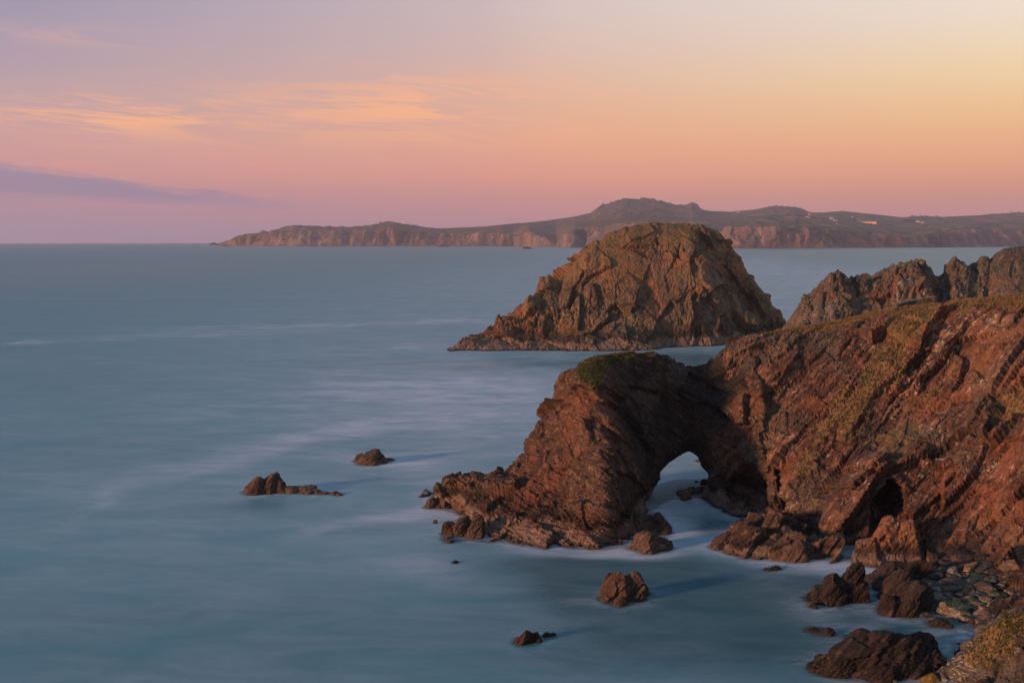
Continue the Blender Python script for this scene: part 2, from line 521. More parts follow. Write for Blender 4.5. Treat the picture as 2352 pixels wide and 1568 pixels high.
M = {}
M['cliff'] = rock_mat('red_cliff_rock', C(.013, .008, .007), C(.088, .044, .030), C(.33, .18, .12), C(.31, .125, .058), 0.5,
                      frame=FR1, sscale=(0.5, .9, 1.4), tide=(1.0, 2.6), white=0.8, moss=0.12)
M['arch'] = rock_mat('arch_rock', C(.012, .009, .008), C(.078, .045, .032), C(.26, .155, .105), C(.21, .062, .032), 0.45,
                     frame=FR2, sscale=(0.5, .9, 1.4), tide=(2.1, 4.4), white=0.3, moss=0.15)
M['stack'] = rock_mat('sea_stack_rock', C(.028, .020, .014), C(.125, .082, .050), C(.27, .18, .12), C(.34, .14, .042), 0.6,
                      size=2.2, sscale=(1.6, 1.6, 0.5), tide=(3.3, 8.0), white=0.35, moss=0.25, bumpd=0.5)
M['ridge'] = rock_mat('ridge_rock', C(.028, .024, .021), C(.10, .080, .064), C(.22, .175, .145), C(.27, .11, .045), 0.45,
                      size=1.7, sscale=(1.5, 1.5, 0.5), white=0.8, moss=0.35, bumpd=0.4)
M['sea_rock'] = rock_mat('sea_rock', C(.016, .012, .010), C(.070, .046, .035), C(.19, .125, .095), C(.20, .11, .075), 0.4,
                         size=0.7, frame=FR1, sscale=(0.3, 1, 2.2), grassy=False, bumpd=0.15)
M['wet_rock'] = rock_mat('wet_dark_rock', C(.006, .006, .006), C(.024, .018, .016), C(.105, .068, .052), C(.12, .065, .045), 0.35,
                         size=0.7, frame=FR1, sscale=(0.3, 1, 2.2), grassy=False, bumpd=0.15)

# ------------------------------------------------------------------ sea
def build_sea():
    r = np.concatenate([[0.1, 15, 30, 45], np.geomspace(60, 200, 330)[:-1], np.geomspace(200, 480, 190)[:-1], np.geomspace(480, 11400, 170)])
    a = np.radians(np.concatenate([np.linspace(-180, -36, 30), np.linspace(-35, 38, 760), np.linspace(39, 180, 30)]))
    R, A = np.meshgrid(r, a, indexing='ij')
    V = np.stack([R * np.sin(A), R * np.cos(A), np.zeros_like(R)], -1).reshape(-1, 3)
    nr, na = R.shape; i = (np.arange(nr - 1)[:, None] * na + np.arange(na - 1)[None]).ravel()
    Q = np.stack([i, i + na, i + na + 1, i + 1], -1)
    foam = np.zeros(len(V)); dark_refl = np.zeros(len(V))
    wv = V.copy(); sc_ = np.maximum(V[:, 1], 60) / 130
    q = V / np.array([1, 1, 1]); 
    wv[:, 0] += 6 * sc_ * fbm(q, 28, 3, 5); wv[:, 1] += 5 * sc_ * fbm(q, 22, 3, 15)
    # (px, py, half width px, half height px, slope in px/px, amount)
    strokes = FOAM_REFL
    for (px, py, hw, hh, sl, am, kind) in strokes:
        c = W(px, py); Yc = c[1]; c2 = W(px + hw, py + sl * hw)
        ax = (c2 - c)[:2]; la = np.linalg.norm(ax); ax /= la
        lb = np.linalg.norm((W(px, py + hh) - W(px, py - hh))[:2]) / 2
        dx = wv[:, 0] - c[0]; dy = wv[:, 1] - c[1]
        u = (dx * ax[0] + dy * ax[1]) / la; v = (-dx * ax[1] + dy * ax[0]) / lb
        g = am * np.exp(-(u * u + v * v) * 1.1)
        if kind: dark_refl = dark_refl + g
        else: foam = foam + g
    st = fbm(V / np.array([2.2, 1, 1]), 9, 4, 40); st2 = fbm(V / np.array([3.0, 1, 1]), 60, 4, 47)
    foam = foam * (1 - 0.6 * np.clip(dark_refl, 0, 1)) * (0.9 + 0.35 * st) + 0.06 * sstep(st2, -0.2, 0.7) * sstep(V[:, 1], 40, 200)  # real foam together with the painted sheen, plus a faint sheen farther out
    # how close the rocks are: the swell's time-average thins out and foams there
    gx0, gy0, gs = -130.0, 50.0, 0.4; gw, gh = 850, 1080
    G = np.zeros((gw, gh), np.float32)
    for ob in bpy.data.objects:
        if ob.type != 'MESH' or ob.parent or ob.name.split('.')[0] not in ('headland', 'sea_arch', 'sea_stack', 'rock_ridge', 'sea_rock', 'cove_rock', 'foot_rock', 'boulder', 'foreground_outcrop'): continue
        a_ = np.empty(len(ob.data.vertices) * 3, np.float32); ob.data.vertices.foreach_get('co', a_); a_ = a_.reshape(-1, 3)
        a_ = a_[a_[:, 2] > -0.25]; ii = ((a_[:, 0] - gx0) / gs).astype(int); jj = ((a_[:, 1] - gy0) / gs).astype(int)
        k_ = (ii >= 0) & (ii < gw) & (jj >= 0) & (jj < gh); G[ii[k_], jj[k_]] = 1

    def blur(A, r, n=3):
        for _ in range(n):
            for ax in (0, 1):
                c = np.cumsum(np.pad(A, [(r + 1, r) if k == ax else (0, 0) for k in (0, 1)]), axis=ax)
                A = (np.take(c, range(2 * r + 1, c.shape[ax]), ax) - np.take(c, range(0, c.shape[ax] - 2 * r - 1), ax)) / (2 * r + 1)
        return A

    def look(A):
        fx = np.clip((V[:, 0] - gx0) / gs - .5, 0, gw - 2); fy = np.clip((V[:, 1] - gy0) / gs - .5, 0, gh - 2)
        i0 = fx.astype(int); j0 = fy.astype(int); a2 = fx - i0; b2 = fy - j0
        v = (A[i0, j0] * (1 - a2) + A[i0 + 1, j0] * a2) * (1 - b2) + (A[i0, j0 + 1] * (1 - a2) + A[i0 + 1, j0 + 1] * a2) * b2
        return v * (V[:, 0] > gx0) * (V[:, 0] < gx0 + gw * gs) * (V[:, 1] > gy0) * (V[:, 1] < gy0 + gh * gs)
    edge = look(blur(G, 1, 2)); shore = np.clip(look(blur(G, 4, 3)) * 1.6, 0, 1) * (V[:, 1] < 230)
    o = mesh_np('sea', V, Q, sea_mat(), {'edge': edge, 'shore': shore, 'foam': np.clip(foam, 0, 1), 'dark_refl': np.clip(dark_refl * (0.85 + 0.5 * st), 0, 1)}, True)
    tag(o, kind='structure')


FOAM_REFL = [
    (1050, 900, 400, 100, -0.05, .38, 0), (1150, 680, 600, 100, 0, .42, 0), (1950, 640, 560, 80, 0, .8, 0),  # pale sheen of the bright sky, painted onto the open water
    # far streaks
    (60, 786, 260, 3, -0.02, .55, 0), (700, 748, 300, 3, -0.022, .5, 0), (1000, 738, 160, 2.5, -0.01, .45, 0), (480, 766, 320, 5, -0.03, .3, 0),
    (960, 797, 70, 3, 0.02, .35, 0),
    # broad pale veil left of the arch
    (700, 1010, 330, 16, -0.22, .26, 0), (480, 1075, 170, 10, -0.28, .24, 0), (300, 1120, 130, 9, -0.5, .2, 0), (900, 970, 220, 16, -0.12, .3, 0),
    (1000, 900, 260, 30, -0.05, .2, 0), (950, 1080, 200, 20, 0.1, .22, 0), (1050, 880, 120, 30, 0, .2, 0),
    (870, 1200, 160, 16, 0.05, .45, 0), (960, 1190, 90, 16, 0, .5, 0), (1010, 1180, 55, 16, 0, .6, 0), (900, 1060, 100, 9, 0.0, .4, 0),
    (660, 1125, 110, 8, 0.05, .3, 0), (980, 1290, 160, 22, 0.05, .2, 0),
    # foot of the arch
    (1430, 1250, 40, 14, 0, .95, 0), (1390, 1270, 110, 10, 0, .6, 0), (1500, 1275, 60, 8, 0, .5, 0), (1600, 1230, 50, 30, 0, .5, 0),
    (1530, 1200, 30, 40, 0, .35, 0), (1560, 1110, 50, 30, 0, .35, 0), (1250, 1260, 140, 8, 0.1, .2, 0),
    (1180, 1350, 200, 20, 0.1, .14, 0), (1420, 1400, 130, 16, 0.1, .35, 0), (1330, 1440, 100, 20, 0, .2, 0),
    # cove on the right
    (1740, 1275, 110, 18, 0.1, .7, 0), (1720, 1240, 40, 16, 0, .6, 0), (1850, 1305, 140, 14, 0, .6, 0), (1900, 1290, 100, 10, 0, .6, 0), (1700, 1320, 120, 10, 0.1, .35, 0),
    (1840, 1400, 60, 20, 0.3, .55, 0), (1750, 1345, 60, 8, 0.1, .35, 0), (2030, 1405, 60, 12, 0, .55, 0), (1980, 1440, 120, 12, 0, .35, 0), (2180, 1480, 80, 18, 0, .5, 0),
    (2100, 1550, 140, 20, -0.3, .55, 0), (1900, 1530, 80, 30, 0.1, .3, 0), (1960, 1290, 70, 10, 0, .6, 0),
    # darker water: reflections of the dark rocks painted into the sea colour
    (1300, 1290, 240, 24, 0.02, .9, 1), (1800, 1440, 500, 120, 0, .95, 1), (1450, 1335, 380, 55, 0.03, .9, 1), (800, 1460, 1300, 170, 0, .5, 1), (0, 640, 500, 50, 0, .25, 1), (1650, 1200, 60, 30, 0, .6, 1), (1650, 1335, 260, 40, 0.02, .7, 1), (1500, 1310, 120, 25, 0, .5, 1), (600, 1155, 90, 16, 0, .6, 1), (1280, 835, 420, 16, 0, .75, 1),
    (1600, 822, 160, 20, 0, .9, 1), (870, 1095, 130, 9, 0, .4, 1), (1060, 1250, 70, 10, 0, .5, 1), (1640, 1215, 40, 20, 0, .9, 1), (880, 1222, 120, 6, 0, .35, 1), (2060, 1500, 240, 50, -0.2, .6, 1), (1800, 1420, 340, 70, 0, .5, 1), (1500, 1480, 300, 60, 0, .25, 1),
]


def sea_mat():
    m, n = new_mat('long_exposure_sea')
    pos = n.node('ShaderNodeNewGeometry').outputs['Position']
    fo = n.attr('foam'); de = n.attr('dark_refl'); ed = n.attr('edge'); sh = n.attr('shore')
    st = n.noise(n.mapping(pos, (0, 0, 0.05), (0.16, 0.4, 1)), 0.45, 7, 0.6, 1.2)
    st3 = n.noise(n.mapping(pos, (0, 0, -0.15), (0.35, 0.9, 1)), 0.6, 7, 0.7, 1.8)
    st2 = n.noise(n.mapping(pos, (0, 0, -0.03), (0.012, 0.06, 1)), 0.5, 7, 0.65, 0.6)
    base = n.mix(n.rng(st2, 0.2, 0.8), C(.030, .220, .285), C(.048, .268, .338))
    base = n.mix(n.m('MULTIPLY', de, 0.97), base, C(.001, .085, .108))  # dark reflections are mixed into the water's own colour
    fm = n.m('MULTIPLY', fo, n.rng(st, 0.28, 0.7, 0.62, 1.12))
    sm = n.m('MULTIPLY', n.m('MULTIPLY', sh, n.rng(st3, 0.36, 0.64)), n.rng(fo, 0.0, 0.5, 0.25, 0.9))
    fm = n.m('ADD', fm, sm, clamp=True)
    col = n.mix(fm, base, C(.50, .58, .69))
    b = n.node('ShaderNodeBsdfPrincipled', {'Roughness': 0.4, 'IOR': 1.33, 'Specular IOR Level': 0.42})
    n.put(b.inputs['Base Color'], col); n.put(b.inputs['Specular IOR Level'], n.m('SUBTRACT', 0.34, n.m('MULTIPLY', de, 0.27)))
    n.put(b.inputs['Roughness'], n.m('ADD', n.m('MULTIPLY', fm, 0.3), n.m('SUBTRACT', 0.40, n.m('MULTIPLY', de, 0.2)), clamp=True))
    bn = n.node('ShaderNodeBump', {'Strength': 0.10, 'Distance': 0.5})
    n.put(bn.inputs['Height'], n.noise(n.mapping(pos, (0, 0, 0.05), (0.3, 1.2, 1)), 0.5, 5, 0.6))
    n.put(b.inputs['Normal'], bn.outputs[0])
    tr = n.node('ShaderNodeBsdfTransparent')
    mx = n.node('ShaderNodeMixShader'); n.put(mx.inputs[0], n.m('MULTIPLY', n.rng(ed, 0.15, 0.6), 0.45)); n.put(mx.inputs[1], b.outputs[0]); n.put(mx.inputs[2], tr.outputs[0])
    o = n.node('ShaderNodeOutputMaterial'); n.put(o.inputs[0], mx.outputs[0])
    return m



# ------------------------------------------------------------------ headland (near cliff) and sea arch
CREST = [(1480, 1330), (1606, 1300), (1622, 1230), (1634, 1150), (1646, 1000), (1656, 870), (1666, 800), (1675, 788), (1690, 781), (1720, 769), (1790, 760), (1850, 751), (1920, 739), (1990, 723), (2040, 709), (2100, 704), (2200, 691), (2280, 684), (2352, 676), (2480, 668)]


def headland_field():
    c = []
    for px, py, Y in [(1665, 797, 157), (1690, 781, 158), (1790, 759, 160), (1920, 739, 163), (2040, 708, 165), (2200, 690, 168), (2352, 675, 170), (2500, 665, 172), (2700, 655, 174),
                      (1700, 790, 154), (1800, 771, 154), (1920, 753, 154), (2000, 740, 153), (2100, 727, 150), (2200, 724, 147), (2290, 719, 143), (2352, 724, 141), (2450, 722, 138), (2650, 700, 134),
                      (1735, 880, 150), (1750, 1000, 146), (1755, 1100, 141), (1820, 900, 148), (1830, 1040, 140), (1830, 1150, 134),
                      (1900, 900, 146), (1900, 1050, 137), (1900, 1180, 129), (2050, 850, 146), (2050, 1000, 137), (2050, 1150, 127),
                      (2200, 800, 145), (2200, 950, 137), (2200, 1150, 126), (2352, 850, 135), (2352, 1000, 128), (2352, 1150, 121),
                      (2500, 850, 130), (2500, 1000, 123), (2500, 1150, 117), (2700, 900, 122), (2700, 1150, 111)]:
        c.append(P(px, py, Y))
    for px, py, z in [(1655, 1235, 0), (1700, 1222, 0.3), (1650, 1262, -1), (1765, 1250, 0), (1850, 1262, 0), (1900, 1275, 0), (1960, 1255, 0.5), (1990, 1290, 0), (2060, 1300, 0), (2130, 1295, 0.6),
                      (2200, 1285, 1.6), (2352, 1275, 3.5), (2500, 1275, 4), (2700, 1290, 5), (2200, 1350, 0.9), (2280, 1350, 1.5), (2352, 1370, 2.2), (2500, 1400, 3),
                      (2180, 1400, 0.2), (2260, 1425, 0.3), (2330, 1425, 0.8), (2120, 1390, -0.6), (2050, 1360, -1.5), (2100, 1460, -2.5), (2240, 1480, -1.5), (1980, 1340, -3), (1850, 1320, -4), (1700, 1300, -5), (1620, 1240, -5), (2000, 1450, -6),
                      (2350, 1520, -1), (2700, 1500, 4), (1900, 1500, -8), (1650, 1210, -3), (1640, 1180, -5)]:
        c.append(W(px, py, z))
    c += [(22, 150, -8), (24, 160, -8), (27, 172, -9), (40, 188, -8), (36, 176, 4), (60, 186, 12), (62, 205, -8), (90, 196, 18), (90, 222, -8), (125, 200, 22), (130, 235, -8), (16, 140, -9), (20, 130, -8)]
    return TPS(c, 0.5)


ARCH = [(972, 1168), (975, 1154), (998, 1144), (1002, 1121), (1017, 1118), (1020, 1101), (1056, 1091), (1079, 1090), (1105, 1093), (1120, 1101), (1127, 1090), (1145, 1088), (1158, 1093), (1175, 1073),
        (1194, 1055), (1209, 1045), (1211, 1012), (1227, 986), (1244, 950), (1259, 933), (1264, 914), (1272, 887), (1283, 861), (1303, 848), (1323, 843), (1343, 828), (1376, 818), (1415, 810), (1452, 810),
        (1468, 816), (1494, 812), (1517, 825), (1541, 838), (1550, 842), (1567, 836), (1603, 833), (1620, 834), (1636, 821), (1665, 797), (1690, 783), (1760, 775), (1800, 900), (1790, 1150), (1760, 1235), (1700, 1225),
        (1650, 1190), (1622, 1178), (1611, 1152), (1612, 1131), (1631, 1101), (1629, 1086), (1611, 1068), (1604, 1049), (1583, 1035), (1565, 1044), (1540, 1060), (1521, 1078), (1504, 1108), (1491, 1134), (1484, 1154),
        (1496, 1166), (1523, 1174), (1543, 1200), (1547, 1262), (1500, 1290), (1200, 1290), (1020, 1262), (1012, 1222), (1022, 1200), (1046, 1182), (1005, 1182), (974, 1176)]


def build_cliff():
    hf = headland_field()
    h = 0.38
    x0, x1, y0, y1, z0, z1 = -16.0, 38.0, 118.0, 172.0, -2.2, 27.5
    # ---- arch volume
    D = []
    for px, py, Y in [(1323, 843, 143), (1365, 890, 139.5), (1400, 950, 136.5), (1432, 1030, 134), (1440, 1100, 132), (1425, 1170, 129.5),
                      (1275, 880, 146), (1262, 920, 146), (1240, 970, 145.5), (1213, 1015, 145), (1205, 1055, 144.5), (1160, 1095, 143), (1080, 1092, 143), (1020, 1105, 143),
                      (1300, 950, 141), (1300, 1050, 137), (1300, 1150, 132.5), (1230, 1080, 140), (1180, 1150, 136), (1100, 1160, 137.5),
                      (1415, 811, 148), (1490, 812, 151), (1550, 840, 155), (1440, 870, 147.5), (1500, 900, 150), (1560, 950, 153), (1500, 1000, 146.5), (1540, 1040, 150.5), (1500, 1090, 146), (1490, 1130, 144),
                      (1465, 1060, 141.5), (1460, 1130, 139), (1585, 1045, 153), (1623, 1090, 150), (1620, 835, 158), (1665, 800, 159), (1620, 950, 152.5), (1660, 900, 152.5), (1680, 1000, 149), (1650, 1060, 149),
                      (1720, 880, 150.5), (1740, 1000, 146.5), (1700, 1110, 147), (1740, 1120, 143), (1640, 1120, 147)]:
        D.append((px, py, Y))
    for px, py in [(975, 1168), (1010, 1172), (1045, 1168), (1020, 1222), (1080, 1232), (1150, 1240), (1220, 1247), (1290, 1254), (1350, 1257), (1385, 1250), (1430, 1235), (1500, 1262), (1545, 1245), (1500, 1175), (1530, 1185), (1610, 1155), (1640, 1172), (1700, 1182), (1740, 1200), (1060, 1195)]:
        D.append((px, py, W(px, py)[1]))
    df = TPS(D, 0.3)
    us = np.arange(940, 1840, 3.0); vs = np.arange(770, 1420, 3.0)
    UU, VV = np.meshgrid(us, vs, indexing='ij')
    Dm = df(np.stack([UU.ravel(), VV.ravel()], -1)).reshape(UU.shape)
    Sm = poly_sd(ARCH, UU, VV)
    xs = np.arange(x0, x1, h); ys = np.arange(y0, y1, h); zs = np.arange(z0, z1, h)
    X, Y, Z = np.meshgrid(xs, ys, zs, indexing='ij')
    d = Y * cp - (Z - H) * sp
    px = 1176 + F * X / d; py = 784 - F * (Y * sp + (Z - H) * cp) / d
    iu = np.clip((px - us[0]) / 3, 0, len(us) - 1.001); iv = np.clip((py - vs[0]) / 3, 0, len(vs) - 1.001)
    a = iu.astype(int); b = iv.astype(int); fa = iu - a; fb = iv - b

    def samp(G): return (G[a, b] * (1 - fa) + G[a + 1, b] * fa) * (1 - fb) + (G[a, b + 1] * (1 - fa) + G[a + 1, b + 1] * fa) * fb
    sdm = samp(Sm) * d / F; front = samp(Dm)
    R = 3.2
    t = np.clip(sdm / R, 0, 1); rnd = R * (1 - np.sqrt(1 - (1 - t) ** 2))
    thick = 5.0 + 6.5 * sstep(Z * -1, -24, -4) + 4 * sstep(px, 1600, 1720)
    fa_ = Y - (front + rnd); fb_ = (front + thick - rnd) - Y
    f = np.minimum(np.minimum(sdm, fa_ * 0.75), fb_ * 0.75)
    del a, b, fa, fb, iu, iv
    # ---- headland where the two meet
    XX, YY = X[:, :, 0], Y[:, :, 0]
    hh = hf(np.stack([XX.ravel(), YY.ravel()], -1)).reshape(XX.shape)
    g = (hh[:, :, None] - Z) * 0.65
    # caves are cut back into the rock
    for cx, cy_, Yc, rx, ry, rz in [(1722, 1125, 144, 2.7, 6.5, 3.6)]:
        c = P(cx, cy_, Yc); e = (np.sqrt(((X - c[0]) / rx) ** 2 + ((Y - c[1]) / ry) ** 2 + ((Z - c[2]) / rz) ** 2) - 1) * 2.5
        g = np.minimum(g, e); f = np.minimum(f, e)
    f = np.maximum(f, np.where((px > 1668) & (py > 880), g, -9))
    f[:, :, 0] = -1; f[:, -1, :] = -1; f[0] = -1; f[-1] = -1
    Vn, Q = surface_nets(f, np.array([x0, y0, z0]), h)
    Vn, Q = subdiv(Vn, Q, 1)
    N = vnormals(Vn, Q)
    u, v = proj(Vn)
    g1 = sstep(N[:, 2], 0.55, 0.85) * sstep(Vn[:, 2], 17, 19.5) * sstep(u, 1300, 1345) * (1 - sstep(u, 1480, 1530))
    k = 1 - 0.85 * g1
    # beds: leaning right on the seaward fin, leaning left next to the cliff
    mixr = sstep(u + 0.25 * (v - 950), 1570, 1680)
    up = (1 - sstep(u, 1420, 1480)) 
    dl = (1 - mixr) * (0.45 * ledges(Vn, NB2, 2.4, 3) + 0.22 * ledges(Vn, NB2, 0.8, 4)) + mixr * (0.5 * ledges(Vn, NB1, 2.2, 5) + 0.22 * ledges(Vn, NB1, 0.7, 6))
    lowk = 1 + 0.7 * sstep(-Vn[:, 2], -8, -3)
    ds = 1.15 * blocks(Vn, 6, FR2, (1.8, 1, .7), 11, crack=.05, warp=.08, tilt=1.4) + 0.36 * blocks(Vn, 2.4, FR2, (2.4, 1, .6), 12, crack=.3, warp=.08, cw=.06) * lowk + 0.11 * blocks(Vn, 0.85, FR2, (1.6, 1, .6), 13, crack=.5) * lowk
    ds += 0.2 * (striae(Vn, FR2, 1.5, 22) * (1 - mixr) + striae(Vn, FR1, 1.5, 23) * mixr)
    near_hole = sstep(-poly_sd(ARCH, u, v), -14, 0) * 0
    ds = (ds + dl * (0.4 + 0.6 * (1 - up))) * k
    hd = np.hypot((u - 1562) / 1.0, (v - 1110) / 1.0)
    ds *= 0.3 + 0.7 * sstep(hd, 70, 150)
    Vd = Vn + N * ds[:, None]
    keep = (Vd[Q][:, :, 2].max(1) > -1.6)
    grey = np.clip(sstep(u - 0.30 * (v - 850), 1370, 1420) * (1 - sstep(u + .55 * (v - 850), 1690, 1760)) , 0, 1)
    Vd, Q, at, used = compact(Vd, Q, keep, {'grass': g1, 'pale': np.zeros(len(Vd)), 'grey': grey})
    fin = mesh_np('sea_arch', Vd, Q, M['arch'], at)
    tag(fin, 'dark brown rock fin pierced by a natural arch, green turf on top', 'sea arch')
    print('arch', len(Vd), time.time() - T0)
    # ---- headland heightfield
    Xg, Yg, Qg = gridmesh(24, 118, 100, 232, 0.22)
    Zg = hf(np.stack([Xg, Yg], -1)); V = np.stack([Xg, Yg, Zg], -1)
    V = fit_crest(V, CREST, 4, lo=0.05, sm=3)
    V[:, 2] = np.maximum(V[:, 2], -6)
    keep = (V[Qg][:, :, 2].max(1) > -2.5); V, Qg, _, _ = compact(V, Qg, keep)
    N = vnormals(V, Qg); u, v = proj(V)
    # push the cave mouths into the cliff
    Vc = V.copy()
    for cx, cy_, Yc, r, dep in [(2050, 1152, 128, 2.4, 8), (2028, 1195, 125, 2.2, 6.5), (1722, 1128, 141, 3.4, 9)]:
        c = P(cx, cy_, Yc)
        e = np.sqrt(((V[:, 0] - c[0]) / 1.05) ** 2 + ((V[:, 2] - c[2]) * 1.0 + (V[:, 0] - c[0]) * -0.35) ** 2 + ((V[:, 1] - c[1]) * 0.4) ** 2) / r + 0.45 * fbm(V, 2.5, 3, 8)
        kk = sstep(1 - e, 0.0, 0.45)
        Vc[:, 1] += kk * dep; Vc[:, 2] -= kk * dep * 0.12; Vc[:, 0] += kk * dep * 0.3
    flat = sstep(N[:, 2], 0.86, 0.95) * sstep(V[:, 2], 19, 22)
    gp = poly_sd([(2040, 700), (2300, 690), (2352, 700), (2352, 716), (2200, 724), (2140, 760), (2090, 850), (2010, 930), (1960, 1000), (1930, 1015), (1905, 960), (1950, 880), (2000, 790), (2030, 740)], u, v)
    gp2 = poly_sd([(1930, 880), (1960, 890), (1900, 1010), (1800, 1140), (1790, 1120), (1860, 1000)], u, v)
    gp3 = poly_sd([(2290, 940), (2352, 880), (2500, 800), (2500, 920), (2352, 970), (2300, 985)], u, v)
    gp4 = poly_sd([(2110, 915), (2190, 840), (2200, 850), (2130, 930)], u, v)
    gp5 = poly_sd([(1990, 1010), (2080, 960), (2110, 990), (2060, 1060), (2000, 1050)], u, v)
    nz = fbm(V, 3.5, 4, 33) * 20 + 12 * fbm(V, .9, 3, 34)
    gm = np.maximum.reduce([flat, (.62 + .38 * flat) * sstep(gp + nz, -8, 22), 0.58 * sstep(gp2 + nz, -8, 8), sstep(gp3 + nz, -8, 10), 0.7 * sstep(gp4 + nz, -6, 6), 0.5 * sstep(gp5 + nz, -6, 6)])
    gm *= sstep(V[:, 2], 5, 8)
    pale = sstep(poly_sd([(2130, 745), (2200, 722), (2330, 722), (2330, 760), (2230, 770), (2190, 800), (2110, 880), (2050, 960), (2020, 950), (2090, 850)], u, v) + nz, -15, 10) * 0.75
    k = 1 - 0.9 * gm; beach = sstep(-V[:, 2], -3.2, -1.8) * sstep(u, 2120, 2180)
    k *= 1 - 0.6 * beach
    big = 2.6 * blocks(V, 10, FR1, (2.4, 1, .7), 51, crack=.06, cw=.05, warp=.12) + 1.0 * ledges(V, NB1, 6.5, 51, .8)
    big += 1.5 * blocks(V, 7, frame_from(FR1[1], FR1[0]), (2.6, 1, .8), 55, crack=.0, warp=.08, tilt=1.5)
    md = 0.7 * blocks(V, 4.2, FR1, (3.2, 1, .5), 52, crack=.25, warp=.06, cw=.05, tilt=1.3) + 0.45 * ledges(V, NB1, 2.3, 52)
    sm = 0.2 * blocks(V, 1.6, FR1, (3.4, 1, .45), 53, crack=.5, warp=.08) + 0.10 * ledges(V, NB1, 0.75, 53) + 0.15 * striae(V, FR1, 2.2, 62, 3)
    pt = sstep(fbm(V, 9, 3, 90), -.45, .35); pt2 = sstep(fbm(V, 14, 3, 92), -.3, .4)
    sm = sm * (.35 + .75 * pt); md = md * (.45 + .7 * pt2)
    md += 0.5 * blocks(V, 3.0, frame_from((.3, .8, .4), (.8, -.1, .5)), (1.3, 1, .8), 93, crack=.35, warp=.06, cw=.05, tilt=1.4) * (1 - pt2)
    jn = 0.35 * ledges(V, FR1[0], 3.4, 61, .85)
    crestk = 1 - 0.75 * sstep(V[:, 1] - 150, 0, 6)
    ds = (big * crestk + md + sm + jn) * k + 0.22 * gm * fbm(V, 0.8, 4, 70) + gm * 0.25 * fbm(V, 4, 2, 71)
    Vd = Vc + N * ds[:, None]
    Vd = fit_crest(Vd, CREST, 2, .9, 1.1, sm=7)
    o = mesh_np('headland', Vd, Qg, M['cliff'], {'grass': gm, 'pale': pale})
    tag(o, kind='structure')
    print('headland', len(Vd), time.time() - T0)
    return hf


HF = build_cliff()


def build_clifftop():
    X, Y, Q = gridmesh(-330, 260, -260, 120, 2.0)
    n = 0.47 * X - 0.88 * Y
    wob = 5 * fbm(np.stack([X, Y, 0 * X], -1), 40, 3, 81)
    a = np.minimum(1.62 * -X - Y, n + 84) * 0.62            # coast to the left
    b = 2.0 - Y                                           # straight under the camera
    c = np.minimum(0.75 * X - Y - 2, 85 - Y)                # coast to the right
    b = np.where(X < -12, np.minimum(b, b - 0.62 * (-12 - X)), b)
    d = np.maximum(b, np.where(X > 0, c, -99))
    near = np.exp(-(X ** 2 + Y ** 2) / 400)
    d = d + wob * (1 - near) * 0.5
    Z = -4 + 42.2 * sstep(d, -8, 3) + .2 * np.clip(d, 0, 30) * (1 - near) * .35
    V = np.stack([X, Y, Z], -1)
    V, Q, _, _ = compact(V, Q, V[Q][:, :, 2].max(1) > -2)
    N = vnormals(V, Q); st = 1 - sstep(N[:, 2], .8, .95)
    V = V + N * (st * (2.0 * blocks(V, 9, FR1, (1.6, 1, .7), 83) + .8 * blocks(V, 4, FR1, (1.6, 1, .7), 84)))[:, None]
    o = mesh_np('clifftop_ground', V, Q, M['cliff'], {'grass': 1 - st, 'pale': 0 * st}); tag(o, kind='structure')


build_clifftop()

# ------------------------------------------------------------------ the big sea stack
STACK = [(1024, 806), (1040, 795), (1060, 777), (1085, 767), (1105, 765), (1130, 745), (1140, 728), (1175, 716), (1205, 690), (1240, 650), (1245, 632), (1280, 618), (1310, 590), (1340, 573), (1345, 562),
         (1380, 548), (1400, 533), (1440, 520), (1490, 512), (1502, 508), (1512, 512), (1560, 513), (1610, 515), (1650, 532), (1672, 548), (1690, 570), (1710, 610), (1740, 650), (1765, 680), (1790, 712), (1803, 733), (1835, 770)]


